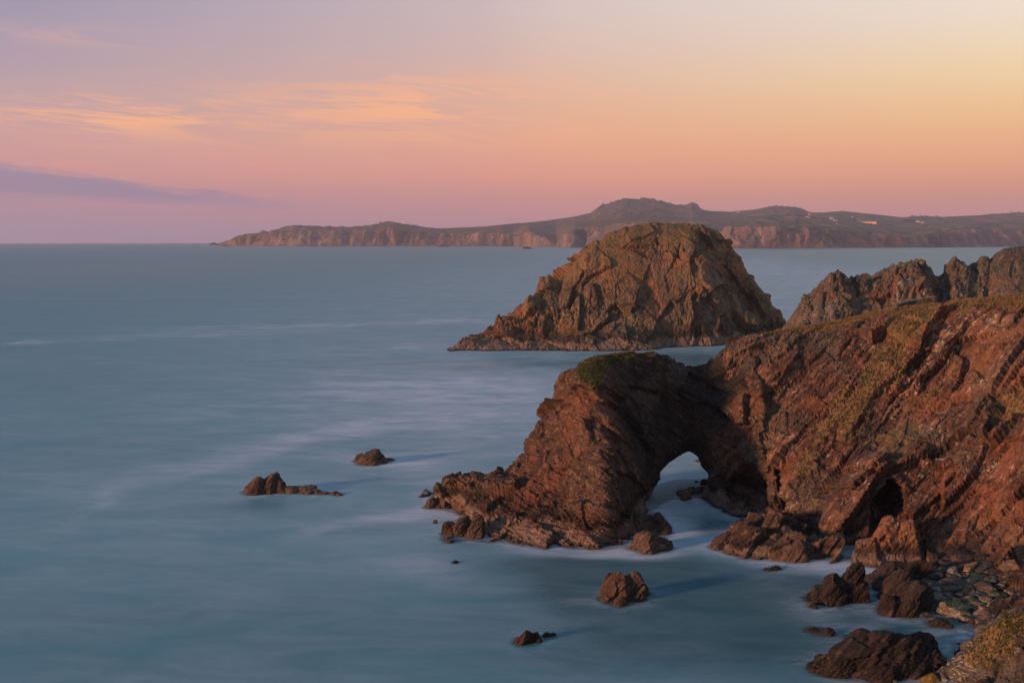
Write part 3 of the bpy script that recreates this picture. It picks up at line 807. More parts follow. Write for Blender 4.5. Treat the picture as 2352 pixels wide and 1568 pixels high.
def build_stack():
    c = []
    for px, py, Y in [(1060, 780, 369), (1105, 768, 372), (1140, 732, 378), (1175, 718, 384), (1240, 655, 396), (1300, 605, 404), (1345, 568, 410), (1400, 535, 414), (1440, 520, 416), (1500, 512, 418), (1560, 513, 420), (1610, 516, 423),
                      (1650, 533, 423), (1690, 572, 418), (1740, 650, 408), (1790, 712, 400),
                      (1480, 545, 404), (1560, 530, 408), (1595, 535, 405),
                      (1400, 590, 396), (1350, 640, 388), (1280, 690, 383), (1220, 740, 376), (1150, 770, 371),
                      (1400, 650, 384), (1400, 720, 375), (1470, 620, 390), (1470, 700, 377), (1530, 580, 397), (1560, 640, 387), (1600, 650, 386), (1610, 720, 377), (1560, 740, 374),
                      (1590, 580, 393), (1640, 600, 408), (1680, 650, 406), (1700, 700, 399), (1730, 740, 392), (1300, 750, 373), (1330, 700, 378), (1660, 740, 383)]:
        c.append(P(px, py, Y))
    for px, py in [(1022, 808), (1060, 805), (1100, 805), (1150, 806), (1220, 806), (1300, 806), (1370, 806), (1440, 806), (1500, 802), (1540, 797), (1600, 795), (1660, 791), (1720, 786), (1780, 778), (1830, 770)]:
        c.append(W(px, py, 0)); q = W(px, py, 0).copy(); q[1] -= 7; q[2] = -6; c.append(q)
    c += [(-30, 375, -5), (-20, 390, -6), (-5, 410, -6), (15, 435, -6), (40, 458, -6), (60, 465, -6), (85, 460, -6), (108, 440, -6), (118, 420, -6), (50, 445, 14), (75, 445, 18)]
    t = TPS(c, 0.5)
    X, Y, Q = gridmesh(-36, 124, 350, 470, 0.36)
    V = np.stack([X, Y, t(np.stack([X, Y], -1))], -1)
    V = fit_crest(V, STACK, sm=5); V[:, 2] = np.maximum(V[:, 2], -6)
    V, Q, _, _ = compact(V, Q, V[Q][:, :, 2].max(1) > -2)
    u, v = proj(V); V[:, 2] = np.where(u < 1030, np.minimum(V[:, 2], -1.5 - (1030 - u) * .05), V[:, 2])
    N = vnormals(V, Q); u, v = proj(V)
    top = sstep(N[:, 2], 0.62, 0.82) * sstep(V[:, 2], 18, 26)
    gm = 0.55 * top
    fr = frame_from((0.9, -0.3, 0.15), (0.1, 0.1, 1.0))
    fr3 = frame_from((0.6, -0.7, 0.35), (0.55, 0.1, 1.0))
    big = 3.8 * blocks(V, 17, fr, (2.0, 1, .8), 151, crack=.08, cw=.04, warp=.08, tilt=1.3) + 2.4 * blocks(V, 11, fr3, (1.7, 1, .9), 157, crack=.1, cw=.04, warp=.08, tilt=1.4)
    pt = sstep(fbm(V, 20, 3, 190), -.4, .35)
    md = 1.0 * blocks(V, 5.4, fr3, (2.0, 1, .7), 152, crack=.4, warp=.08, cw=.06) + 0.5 * blocks(V, 2.8, fr, (2, 1, .8), 153, crack=.5, warp=.12)
    sm = 0.32 * blocks(V, 1.3, fr, (1.5, 1, .8), 154, crack=.6) + 0.22 * fbm(V, 1.4, 4, 160) + 0.5 * striae(V, fr, 3, 170, 3)
    k = 1 - 0.72 * top
    lowk = sstep(V[:, 2], 0, 10)
    Vd = V + N * ((big * (0.25 + .75 * lowk) * k + md * k * (.5 + .5 * lowk) * (.35 + .65 * pt) + sm * (.5 + .4 * pt) * (1 - .4 * top)))[:, None]
    Vd = fit_crest(Vd, STACK, 3, .88, 1.12, sm=9)
    o = mesh_np('sea_stack', Vd, Q, M['stack'], {'grass': gm, 'pale': np.zeros(len(V))})
    tag(o, 'large domed brown sea stack with a pale tide band, standing behind the arch', 'sea stack')
    print('stack', len(Vd), time.time() - T0)


build_stack()

# ------------------------------------------------------------------ jagged ridge behind the headland, right
RIDGE = [(1785, 765), (1810, 735), (1835, 695), (1840, 680), (1865, 668), (1885, 645), (1905, 628), (1920, 620), (1932, 622), (1945, 636), (1965, 632), (1990, 626), (2000, 634), (2012, 625), (2040, 612), (2060, 604), (2095, 597), (2108, 594),
         (2122, 595), (2135, 612), (2150, 630), (2156, 642), (2160, 625), (2178, 603), (2188, 588), (2200, 592), (2218, 605), (2232, 606), (2250, 592), (2262, 585), (2270, 594), (2300, 572), (2320, 568), (2352, 564), (2420, 556), (2500, 560)]


def build_ridge():
    c = []
    for i, (px, py) in enumerate(RIDGE[2:]):
        Y = 296 + (px - 1800) * 0.035
        c.append(P(px, py, Y))
        if i % 2 == 0:
            c.append(P(px, py + 55, Y - 9)); 
            if px > 1870: c.append(P(px, min(py + 110, 730), Y - 17))
            q = P(px, py, Y + 26); q[2] = 6; c.append(q); q = P(px, py, Y + 45); q[2] = -6; c.append(q)
            q = P(px, py, Y - 34); q[2] = 0; c.append(q); q = P(px, py, Y - 45); q[2] = -6; c.append(q)
    for px in (1790, 1770, 1750): c.append(P(px, 790, 296) * [1, 1, 0] + [0, 0, -5]); c.append(P(px, 790, 270) * [1, 1, 0] + [0, 0, -6]); c.append(P(px, 790, 330) * [1, 1, 0] + [0, 0, -6])
    t = TPS(c, 2.0)
    X, Y, Q = gridmesh(74, 178, 252, 350, 0.32)
    V = np.stack([X, Y, t(np.stack([X, Y], -1))], -1)
    V = fit_crest(V, RIDGE, sm=3); V[:, 2] = np.maximum(V[:, 2], -6)
    V, Q, _, _ = compact(V, Q, V[Q][:, :, 2].max(1) > -2)
    N = vnormals(V, Q); u, v = proj(V)
    smooth_ = sstep(u + (v - 620) * -0.5, 2235, 2290)
    fr = frame_from((0.85, -0.2, -0.35), (0.3, 0.1, 1.0))
    ds = 2.6 * blocks(V, 9, fr, (2, 1, .8), 251, crack=.15, cw=.06, warp=.12) + 1.1 * blocks(V, 4, fr, (2.2, 1, .8), 252, crack=.35, warp=.12) + .5 * striae(V, fr, 2.4, 270) + .4 * blocks(V, 1.8, fr, (1.6, 1, .8), 253, crack=.5) + .2 * fbm(V, 1, 3, 8)
    Vd = V + N * (ds * (1 - .7 * smooth_))[:, None]
    pale = np.clip(sstep(poly_sd([(2055, 650), (2095, 640), (2085, 690), (2060, 710), (2050, 700)], u, v), -5, 8) + sstep(poly_sd([(1895, 690), (1920, 680), (1935, 720), (1900, 735)], u, v), -5, 8) * .7 +
                   sstep(poly_sd([(2158, 610), (2180, 650), (2200, 680), (2175, 680)], u, v), -5, 8) * .6, 0, 1)
    gm = 0.2 * sstep(N[:, 2], .6, .9)
    Vd = fit_crest(Vd, RIDGE, 3, .85, 1.15, sm=5)
    o = mesh_np('rock_ridge', Vd, Q, M['ridge'], {'grass': gm, 'pale': pale})
    tag(o, 'jagged grey and orange rock ridge with several peaks behind the grassy headland', 'rock ridge')
    print('ridge', len(Vd), time.time() - T0)


build_ridge()

# ------------------------------------------------------------------ boulders and skerries: faceted hulls
_ico = {}


def ico(s):
    if s not in _ico:
        import bmesh
        bm = bmesh.new(); bmesh.ops.create_icosphere(bm, subdivisions=s, radius=1.0)
        V = np.array([v.co[:] for v in bm.verts]); Fc = np.array([[v.index for v in f.verts] for f in bm.faces]); bm.free()
        _ico[s] = (V / np.linalg.norm(V, axis=1, keepdims=True), Fc)
    return _ico[s]


def hull(px, py, wp, hp, dr=0.9, yaw=0.0, lean=0.0, seed=0, sub=5, zsink=0.35, npl=11, z=0.0, rough=1.0, strata=None, tiltx=0.0, dlo=0.62):
    """px,py = picture position of the rock's foot centre; wp,hp = width and height in picture units; dr = depth/width"""
    rs = np.random.RandomState(seed)
    c = W(px, py, z); s = np.linalg.norm(c - [0, 0, H]) / F
    w2 = wp * s / 2; h2 = hp * s; D, Fc = ico(sub)
    nn = rs.normal(size=(npl, 3)); nn /= np.linalg.norm(nn, axis=1, keepdims=True)
    nn[:, 2] = np.abs(nn[:, 2]) * 0.8; nn /= np.linalg.norm(nn, axis=1, keepdims=True)
    dd = rs.uniform(dlo, 0.95 if dlo > .6 else .85, npl)
    q = D @ nn.T; r = np.minimum(1.0, (dd / np.maximum(q, 0.05)).min(1))
    V = D * r[:, None]
    V[:, 2] = np.where(V[:, 2] < 0, V[:, 2] * 0.55, V[:, 2])
    V[:, 2] /= V[:, 2].max(); ex = np.abs(V[:, 0]).max(); V[:, 0] /= ex
    V = V * [w2, w2 * dr, h2 * (1 + 0.0)]
    V[:, 0] += lean * V[:, 2]; V[:, 2] += tiltx * V[:, 0] * (V[:, 2] > 0)
    cy, sy = cos(yaw), sin(yaw); V = V @ np.array([[cy, sy, 0], [-sy, cy, 0], [0, 0, 1]])
    N = vnormals(V, Fc)
    S = (w2 * 2 + h2) / 2
    Vw = V + c + [0, w2 * dr * 0.55, 0]
    fr = strata if strata is not None else FR1
    ds = rough * S * (0.06 * blocks(Vw, S * 0.55, fr, (2, 1, .6), seed + 3, crack=.25, warp=.1, cw=.06) + 0.03 * blocks(Vw, S * 0.22, fr, (2.2, 1, .5), seed + 4, crack=.5, warp=.1) + 0.012 * blocks(Vw, S * 0.09, fr, (1.8, 1, .5), seed + 5, crack=.6) + 0.022 * striae(Vw, fr, S * .25, seed + 8))
    ds += 0.03 * fbm(Vw, 0.5, 3, seed)
    return Vw + N * ds[:, None], Fc


def join(parts):
    V = []; Fc = []; o = 0
    for v, f in parts: V.append(v); Fc.append(f + o); o += len(v)
    return np.concatenate(V), np.concatenate(Fc)


def rock(name, parts, mat, label, cat, group=None, kind=None):
    V, Fc = join([hull(**p) if isinstance(p, dict) else hull(*p) for p in parts])
    n = len(V); o = mesh_np(name, V, Fc, mat, {'pale': np.zeros(n)})
    return tag(o, label, cat, group, kind)


def h_(px, py, wp, hp, **k):
    d = dict(px=px, py=py, wp=wp, hp=hp); d.update(k); return d


SR, WR = M['sea_rock'], M['wet_rock']
rock('sea_rock', [h_(583, 1134, 56, 38, seed=1, lean=.1), h_(618, 1133, 62, 42, seed=2, npl=9), h_(640, 1132, 34, 28, seed=3), h_(672, 1131, 46, 13, seed=4, sub=4), h_(700, 1132, 60, 13, seed=5, sub=4), h_(726, 1134, 40, 9, seed=6, sub=4), h_(742, 1135, 26, 5, seed=7, sub=4), h_(568, 1131, 28, 14, seed=8, sub=4)],
     SR, 'twin-humped brown rock with a low tail, farthest left in the open sea', 'rock')
rock('sea_rock', [h_(757, 1134, 10, 4, seed=11, sub=3), h_(768, 1136, 22, 7, seed=12, sub=3), h_(778, 1137, 18, 4, seed=13, sub=3)], SR, 'tiny low reef just right of the twin-humped rock’s tail', 'rock')
rock('sea_rock', [h_(852, 1066, 74, 30, seed=21, sub=5, npl=14), h_(830, 1062, 40, 18, seed=22), h_(872, 1063, 48, 20, seed=23), h_(896, 1058, 26, 5, seed=24, sub=4)], SR, 'single low brown hump of rock in the pale sea left of the arch', 'rock')
rock('sea_rock', [h_(1415, 1383, 74, 60, seed=31, npl=10), h_(1452, 1378, 66, 60, seed=32), h_(1474, 1368, 36, 30, seed=33), h_(1425, 1392, 36, 17, seed=34, sub=4), h_(1400, 1380, 44, 36, seed=35)], SR, 'rounded boulder with a sunlit left side standing in dark water below the arch', 'boulder')
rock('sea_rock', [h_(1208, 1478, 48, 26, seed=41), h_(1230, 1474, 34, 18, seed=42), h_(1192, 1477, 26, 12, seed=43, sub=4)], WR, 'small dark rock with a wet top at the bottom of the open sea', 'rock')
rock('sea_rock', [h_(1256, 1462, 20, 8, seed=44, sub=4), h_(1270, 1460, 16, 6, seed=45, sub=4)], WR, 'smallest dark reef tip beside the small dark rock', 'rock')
rock('sea_rock', [h_(1000, 1202, 12, 8, seed=46, sub=3)], SR, 'little stub of rock in foam off the tip of the arch', 'rock')
rock('sea_rock', [h_(977, 1128, 14, 4, seed=47, sub=3)], SR, 'low rock tip in the water left of the arch’s back outcrop', 'rock')
rock('sea_rock', [h_(1045, 1293, 18, 5, seed=48, sub=3)], WR, 'dark rock tip barely awash in front of the arch', 'rock')
rock('sea_rock', [h_(1617, 1113, 20, 13, seed=49, sub=4), h_(1600, 1108, 10, 4, seed=50, sub=3)], WR, 'dark little rock in the water seen through the arch', 'rock')
# cove rocks
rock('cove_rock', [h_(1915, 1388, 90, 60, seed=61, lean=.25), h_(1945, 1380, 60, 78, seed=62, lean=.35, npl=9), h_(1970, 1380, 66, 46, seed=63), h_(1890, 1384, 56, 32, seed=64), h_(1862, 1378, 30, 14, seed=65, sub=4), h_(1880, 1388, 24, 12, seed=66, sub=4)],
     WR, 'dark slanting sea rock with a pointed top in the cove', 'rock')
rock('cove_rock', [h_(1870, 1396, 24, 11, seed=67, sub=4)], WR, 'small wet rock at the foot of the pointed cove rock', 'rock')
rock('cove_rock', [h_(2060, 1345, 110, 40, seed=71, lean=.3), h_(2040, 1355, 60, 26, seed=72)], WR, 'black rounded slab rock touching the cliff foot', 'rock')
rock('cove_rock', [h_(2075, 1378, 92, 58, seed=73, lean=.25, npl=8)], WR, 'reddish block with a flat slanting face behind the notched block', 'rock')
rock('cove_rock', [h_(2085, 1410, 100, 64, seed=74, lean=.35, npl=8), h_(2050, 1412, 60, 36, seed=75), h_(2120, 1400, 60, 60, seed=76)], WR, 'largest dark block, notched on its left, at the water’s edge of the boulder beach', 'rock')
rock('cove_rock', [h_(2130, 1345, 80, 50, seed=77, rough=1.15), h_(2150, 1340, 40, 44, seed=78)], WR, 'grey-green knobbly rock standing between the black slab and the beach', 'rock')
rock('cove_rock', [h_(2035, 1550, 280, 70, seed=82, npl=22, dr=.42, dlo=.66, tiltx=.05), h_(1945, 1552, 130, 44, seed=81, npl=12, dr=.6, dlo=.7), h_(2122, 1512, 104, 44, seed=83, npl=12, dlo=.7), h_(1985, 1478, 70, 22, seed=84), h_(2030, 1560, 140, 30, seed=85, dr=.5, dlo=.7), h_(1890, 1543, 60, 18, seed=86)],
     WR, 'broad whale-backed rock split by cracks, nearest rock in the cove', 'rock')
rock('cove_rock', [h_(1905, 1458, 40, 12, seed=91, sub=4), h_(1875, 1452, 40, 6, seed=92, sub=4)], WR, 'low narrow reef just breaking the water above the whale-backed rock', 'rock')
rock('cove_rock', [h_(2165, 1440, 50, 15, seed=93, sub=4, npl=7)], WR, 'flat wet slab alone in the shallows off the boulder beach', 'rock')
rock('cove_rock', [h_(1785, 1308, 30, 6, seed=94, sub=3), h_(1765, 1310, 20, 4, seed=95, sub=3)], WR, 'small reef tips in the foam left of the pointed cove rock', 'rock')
# rocks at the cliff foot
rock('foot_rock', [h_(1034, 1228, 46, 30, seed=151, dlo=.5), h_(1062, 1233, 62, 42, seed=152, dlo=.5), h_(1092, 1238, 66, 50, seed=153, dlo=.5)],
     M['sea_rock'], 'blocky brown point at the front left tip of the arch’s foot', 'rock')
rock('foot_rock', [h_(992, 1167, 40, 24, seed=141, dlo=.5), h_(1020, 1166, 44, 44, seed=142, dlo=.5), h_(1048, 1168, 46, 52, seed=143, dlo=.5), h_(1076, 1166, 44, 54, seed=144, dlo=.5), h_(1104, 1166, 46, 50, seed=145, dlo=.5), h_(1134, 1168, 40, 56, seed=146, dlo=.5), h_(1060, 1174, 50, 30, seed=147, dlo=.5)],
     M['sea_rock'], 'jagged blocky outcrop running out left from behind the arch’s foot', 'rock')
rock('foot_rock', [h_(1668, 1258, 60, 34, seed=101, lean=.3), h_(1700, 1245, 70, 48, seed=102, lean=.3), h_(1735, 1225, 60, 44, seed=103), h_(1650, 1262, 30, 14, seed=104, sub=4)],
     M['sea_rock'], 'knobbly tongue of pinkish rock running into the water beside the arch opening', 'rock')
rock('foot_rock', [h_(1820, 1284, 110, 52, seed=111, rough=1.15), h_(1850, 1282, 60, 40, seed=112), h_(1790, 1272, 60, 40, seed=113), h_(1805, 1255, 60, 42, seed=114)], M['sea_rock'], 'rough hump of folded rock at the middle of the cliff foot', 'rock')
rock('foot_rock', [h_(2045, 1292, 126, 88, seed=121, lean=.3, npl=10), h_(2000, 1296, 70, 54, seed=122), h_(2090, 1290, 90, 84, seed=123)], M['cliff'], 'huge angular boulder leaning on the cliff below the cave', 'boulder')
rock('foot_rock', [h_(1490, 1268, 76, 46, seed=131, rough=1.15), h_(1530, 1262, 34, 26, seed=132), h_(1465, 1262, 40, 24, seed=133)], M['sea_rock'], 'craggy rock in foam at the right foot of the arch', 'rock')
rock('foot_rock', [h_(1480, 1225, 90, 44, seed=134, rough=1.2), h_(1518, 1225, 54, 46, seed=135)], M['sea_rock'], 'dark-topped boulder tucked under the arch opening’s left side', 'rock')
print('rocks', time.time() - T0)

# ------------------------------------------------------------------ far coast
FAR_CREST = [(505, 561), (512, 559), (531, 551), (547, 545), (576, 535), (597, 537), (605, 533), (618, 536), (651, 526), (680, 518), (717, 520), (755, 522), (796, 521), (850, 520), (875, 514), (896, 511), (917, 514),
             (941, 520), (970, 523), (991, 526), (1033, 524), (1107, 520), (1190, 513), (1257, 507), (1315, 499), (1344, 493), (1356, 490), (1379, 474), (1407, 464), (1439, 454), (1467, 457), (1504, 456), (1522, 462),
             (1550, 471), (1578, 470), (1590, 465), (1603, 471), (1608, 480), (1634, 484), (1680, 486), (1735, 481), (1777, 473), (1826, 474), (1842, 480), (1865, 487), (1893, 487), (1934, 484), (2004, 492), (2073, 499),
             (2120, 496), (2166, 498), (2258, 494), (2305, 491), (2352, 488), (2520, 485)]
FAR_CLIFF = [(505, 562), (531, 554), (576, 542), (650, 534), (750, 534), (850, 534), (896, 526), (960, 534), (1000, 541), (1050, 540), (1150, 538), (1190, 546), (1215, 535), (1250, 550), (1277, 561), (1296, 546), (1320, 528), (1340, 523),
             (1380, 520), (1430, 512), (1500, 515), (1690, 521), (1860, 523), (1900, 529), (2000, 534), (2060, 545), (2100, 543), (2150, 533), (2250, 530), (2352, 531), (2520, 528)]
FAR_SHORE = [(505, 564.5), (700, 565.5), (1000, 565.2), (1180, 565.2), (1277, 567.8), (1310, 569.4), (1345, 569.2), (1500, 570), (1690, 570.5), (1900, 570), (2100, 568.5), (2352, 566.5), (2520, 566)]


def ip(line, u): return np.interp(u, [p[0] for p in line], [p[1] for p in line])


def far_mat():
    m, n = new_mat('far_coast_ground')
    pos = n.node('ShaderNodeNewGeometry').outputs['Position']
    cl = n.attr('cliff'); fl = n.attr('field')
    vs = n.noise(n.mapping(pos, (0, 0, 0), (1, 1, 0.25)), 0.016, 8, 0.65, 0.5)
    lg = n.noise(pos, 0.0022, 4, 0.6)
    rockc = n.ramp(vs, [(0.34, C(.055, .040, .040)), (0.5, C(.16, .115, .10)), (0.66, C(.32, .215, .175))])
    rockc = n.mix(n.rng(lg, 0.45, 0.6), rockc, n.ramp(vs, [(0.35, C(.075, .045, .038)), (0.65, C(.30, .155, .10))]))
    hn = n.noise(pos, 0.011, 8, 0.7)
    heath = n.ramp(hn, [(0.36, C(.055, .035, .040)), (0.5, C(.15, .092, .072)), (0.60, C(.20, .13, .09)), (0.68, C(.36, .25, .20))])
    heath = n.mix(n.rng(n.noise(pos, 0.004, 5, 0.65), 0.48, 0.56), heath, C(.105, .088, .055))
    fp = n.mapping(pos, (0, 0, 0.25), (1, 0.45, 0.0))
    fc = n.voro(fp, 0.0075, 'F1', 1, 0.85)
    sepc = n.node('ShaderNodeSeparateColor'); n.put(sepc.inputs[0], fc)
    fcol = n.ramp(sepc.outputs[0], [(0.0, C(.085, .09, .045)), (0.3, C(.16, .155, .075)), (0.5, C(.12, .105, .065)), (0.7, C(.30, .12, .085)), (0.85, C(.2, .18, .09))], 'CONSTANT')
    fcol = n.mix(0.2, fcol, heath)
    edge = n.voro(fp, 0.0075, 'DISTANCE_TO_EDGE', 0, 0.85)
    fcol = n.mix(n.rng(edge, 0.07, 0.03), fcol, C(.030, .028, .018))
    land = n.mix(fl, heath, fcol)
    col = n.mix(cl, land, rockc)
    finish(n, col, 0.9, vs, 0.1, 12.0, 0.6)
    return m


def build_far():
    us = np.arange(505, 2521, 2.2)
    ys, yc, yr = ip(FAR_SHORE, us), ip(FAR_CLIFF, us), ip(FAR_CREST, us)
    yc = np.maximum(yc, yr + 0.6)
    Ys = W(us, ys)[:, 1]
    Yc = Ys + 90 + 60 * np.sin(us * 0.02)
    hillfar = ip([(505, 120), (800, 350), (1000, 300), (1300, 1500), (1450, 2400), (1600, 2600), (1900, 3200), (2520, 3000)], us)
    Yr = np.maximum(Yc + 120, ip([(505, 9300), (560, 7200), (800, 6700), (1200, 6900), (1350, 7300), (1450, 7800), (2520, 8000)], us))
    # profile rows: shore -> cliff top -> shoulder -> crest -> behind
    rows = []
    nr1, nr2 = 26, 46
    lines = [(ys + 3, Ys - 30)]
    for k in range(nr1):
        t = k / (nr1 - 1); tt = t ** 0.85
        lines.append((ys + (yc - ys) * t, Ys + (Yc - Ys) * tt))
    for k in range(1, nr2):
        t = k / (nr2 - 1)
        # gentle land first, then the hill
        yy = yc + (yr - yc) * (t ** 1.15)
        lines.append((yy, Yc + (Yr - Yc) * t ** 1.1))
    V = np.stack([P(us, a, b) for a, b in lines])
    V[0, :, 2] = -8
    last = V[-1].copy()
    for k in range(1, 6):
        q = last.copy(); q[:, 1] += 260 * k; q[:, 0] *= q[:, 1] / last[:, 1]; q[:, 2] = last[:, 2] * (1 - (k / 5) ** 1.3) - 4 * k; V = np.concatenate([V, q[None]])
    R_, Cn = V.shape[:2]
    row = np.repeat(np.arange(R_), Cn); V = V.reshape(-1, 3)
    i = (np.arange(R_ - 1)[:, None] * Cn + np.arange(Cn - 1)[None]).ravel()
    Q = np.stack([i, i + 1, i + Cn + 1, i + Cn], -1)
    N = vnormals(V, Q); u, v = proj(V)
    cl = sstep(-np.abs(row - 12.0), -17, -12.5)
    nz = fbm(V * [1, 1, 2], 260, 4, 5)
    # rocky knolls on the left headland and the hill tops
    knoll = np.exp(-((u - 1320 - 1.2 * (550 - v)) / 48) ** 2 - ((v - 560) / 34) ** 2) * 1.1 + np.exp(-((u - 1430) / 60) ** 2 - ((v - 490) / 14) ** 2) * 1.0 + 0.8 * np.exp(-((u - 1590) / 14) ** 2 - ((v - 470) / 7) ** 2) + sstep(-u, -1080, -960) * 0.75
    cl = np.clip(cl * sstep(nz + 0.35, -0.35, 0.2) + knoll * sstep(nz, -0.15, 0.35) * (v < 566), 0, 1)
    fieldm = sstep(u + 60 * nz, 1640, 1760) * (1 - cl) * sstep(v, 484, 492)
    hgt = sstep(V[:, 2], 0, 40)
    rdg = 0.5 - np.abs(vnoise(V / [170, 900, 420], 44)) * 1.5 + .5 * (0.5 - np.abs(vnoise(V / [60, 400, 200], 45)) * 1.5)
    rocky_ = np.exp(-((u - 1480) / 110) ** 2) + np.exp(-((u - 1800) / 60) ** 2) + sstep(-u, -1080, -950)
    ds = cl * (46 * rdg + 12 * blocks(V, 90, None, (.8, .8, 1.4), 301, crack=.4) + 7 * blocks(V, 40, None, (.8, .8, 1.6), 302, crack=.5) + 5 * fbm(V, 30, 3, 9)) * (0.35 + 0.65 * hgt)
    ds += (1 - cl) * (26 * fbm(V, 420, 3, 12) + 9 * fbm(V, 110, 3, 13)) * sstep(row, 14, 22) * (.9 + 1.0 * rocky_)
    crestrow = nr1 + nr2 - 1
    lat = sstep(-np.abs(row - crestrow), -8, -1)
    ds = ds * (1 - 0.75 * lat)
    V2 = V + N * ds[:, None] * [0.6, 1, 0.6]
    rocky = ((u > 1375) & (u < 1615)) | ((u > 1765) & (u < 1850)) | (u < 980)
    V2[:, 2] += lat * rocky * (13 * blocks(V, 75, None, (1, 1, 1), 305, crack=.3) + 6 * blocks(V, 35, None, (1, 1, 1), 306, crack=.3))
    V2[row == 0, 2] = -8
    o = mesh_np('hills', V2, Q, far_mat(), {'cliff': cl, 'field': fieldm}, False)
    tag(o, kind='structure')
    return V2


FARV = build_far()
_fu, _fv = proj(FARV)


def far_pt(px, py):
    i = np.argmin((_fu - px) ** 2 + ((_fv - py) * 1.5) ** 2 + (FARV[:, 1] > 9500) * 1e6)
    return FARV[i].copy()


def flat_mat(name, col, rough=0.8, var=0.15, scale=1.0):
    m, n = new_mat(name)
    pos = n.node('ShaderNodeNewGeometry').outputs['Position']
    f = n.noise(pos, scale, 5, 0.6)
    c = n.mix(n.rng(f, 0.3, 0.7), tuple(x * (1 - var) for x in col[:3]) + (1,), tuple(min(1, x * (1 + var)) for x in col[:3]) + (1,))
    finish(n, c, rough, f, 0.3, 0.02, 0.3)
    return m


WALLW = flat_mat('white_render', C(.66, .62, .58)); SLATE = flat_mat('slate_roof', C(.10, .10, .12)); PANE = flat_mat('window_pane', C(.03, .035, .045), 0.15)
BARNM = flat_mat('sun_glow_barn_wall', C(.9, .42, .10), 0.5); BARNR = flat_mat('grey_barn_roof', C(.16, .15, .17), 0.6); REDW = flat_mat('red_shed_wall', C(.40, .12, .07))  # barn wall: the low sun's orange glow is put into its colour


def box(x0, x1, y0, y1, z0, z1):
    V = np.array([(x, y, z) for x in (x0, x1) for y in (y0, y1) for z in (z0, z1)], float)
    Q = np.array([(0, 1, 3, 2), (4, 6, 7, 5), (0, 4, 5, 1), (2, 3, 7, 6), (0, 2, 6, 4), (1, 5, 7, 3)])
    return V, Q


def place(parts, loc, rz):
    V, Q = join(parts)
    return V, Q


def house(px, py, L, Wd, hw, label, cat='house', wall=None, roofm=None, rz=0.1, wins=4, name='cottage', group=None, gable=True, annex=True):
    p = far_pt(px, py)
    e = bpy.data.objects.new(name, None); COL.objects.link(e); e.location = (p[0], p[1] - 8, p[2] - 1); e.rotation_euler = (0, 0, rz)
    tag(e, label, cat, group)
    wall = wall or WALLW; roofm = roofm or SLATE
    rh = Wd * 0.42
    wv, wq = box(-L / 2, L / 2, -Wd / 2, Wd / 2, -4, hw)
    parts = [(wv, wq)]
    # gables: prisms
    for sx_ in (-1, 1):
        x = sx_ * L / 2
        g = np.array([(x, -Wd / 2, hw), (x, Wd / 2, hw), (x, 0, hw + rh), (x - sx_ * .4, -Wd / 2, hw), (x - sx_ * .4, Wd / 2, hw), (x - sx_ * .4, 0, hw + rh)], float)
        parts.append((g, np.array([(0, 1, 2, 2), (3, 5, 4, 4), (0, 2, 5, 3), (1, 4, 5, 2)])))
    if annex: parts.append(box(L / 2 + .01, L / 2 + L * .28, -Wd * .4, Wd * .3, -4, hw * .6))
    V, Q = join(parts); mesh_np('wall', V, Q, wall, parent=e)
    r = []
    for sy in (-1, 1):
        a = np.array([(-L / 2 - .3, sy * (Wd / 2 + .4), hw - .3), (L / 2 + .3, sy * (Wd / 2 + .4), hw - .3), (L / 2 + .3, 0, hw + rh + .05), (-L / 2 - .3, 0, hw + rh + .05)])
        b = a + [0, 0, .3]; r.append((np.concatenate([a, b]), np.array([(0, 1, 2, 3), (7, 6, 5, 4), (0, 4, 5, 1), (1, 5, 6, 2), (2, 6, 7, 3), (3, 7, 4, 0)])))
    V, Q = join(r); ro = mesh_np('roof', V, Q, roofm, parent=e)
    if cat == 'house':
        for sx_ in (-1, 1):
            V, Q = box(sx_ * L * .42 - .6, sx_ * L * .42 + .6, -.6, .6, hw + rh * .8, hw + rh + 1.6); mesh_np('chimney', V, Q, wall, parent=ro)
    for k in range(wins):
        x = -L / 2 + L * (k + .5) / wins
        V, Q = box(x - .6, x + .6, -Wd / 2 - .06, -Wd / 2 + .1, hw * .35, hw * .75)
        mesh_np('window', V, Q, PANE, parent=e)
    return e


house(1366, 498, 26, 10, 7, 'larger white cottage on the flank of the highest hill', rz=-.15)
house(1377, 491, 14, 9, 6, 'small white cottage just above the larger one on the highest hill', rz=-.1, wins=3, annex=False)
house(1695, 489, 18, 11, 7, 'lone white house high in the saddle between the two far hills')
house(1810, 504, 30, 10, 5, 'long low pale house at the left end of the far village', wins=5)
house(1857, 494, 15, 12, 9, 'tall narrow white house, higher of the two below the flat-topped hill', wins=2, annex=False)
house(1855, 500, 20, 12, 7, 'wide white house, lower of the two below the flat-topped hill')
house(1876, 499, 14, 9, 5, 'small grey-white house right of the pair below the flat-topped hill', wins=2, annex=False)
house(1908, 503, 20, 13, 9, 'white gabled house left of the orange barn, upper one', wins=3)
house(1918, 507, 22, 12, 6, 'white gabled house left of the orange barn, lower one', wins=3)
house(1957, 499, 12, 9, 5, 'tiny pale house on the slope above the orange barn', wins=2, annex=False)
house(1969, 505, 18, 11, 6, 'white house directly behind the left end of the orange barn', wins=3)
house(1922, 515, 14, 9, 6, 'small red-brown shed in the far fields below the village', 'shed', REDW, SLATE, name='shed', wins=1, annex=False)
house(1990, 513, 118, 18, 10, 'long orange-lit farm barn with a grey roof on the far coast', 'barn', BARNM, BARNR, rz=-0.5, name='barn', wins=0, annex=False)
house(2107, 511, 22, 13, 9, 'bright white double-gabled farmhouse beside dark trees', rz=-.2, name='farmhouse')
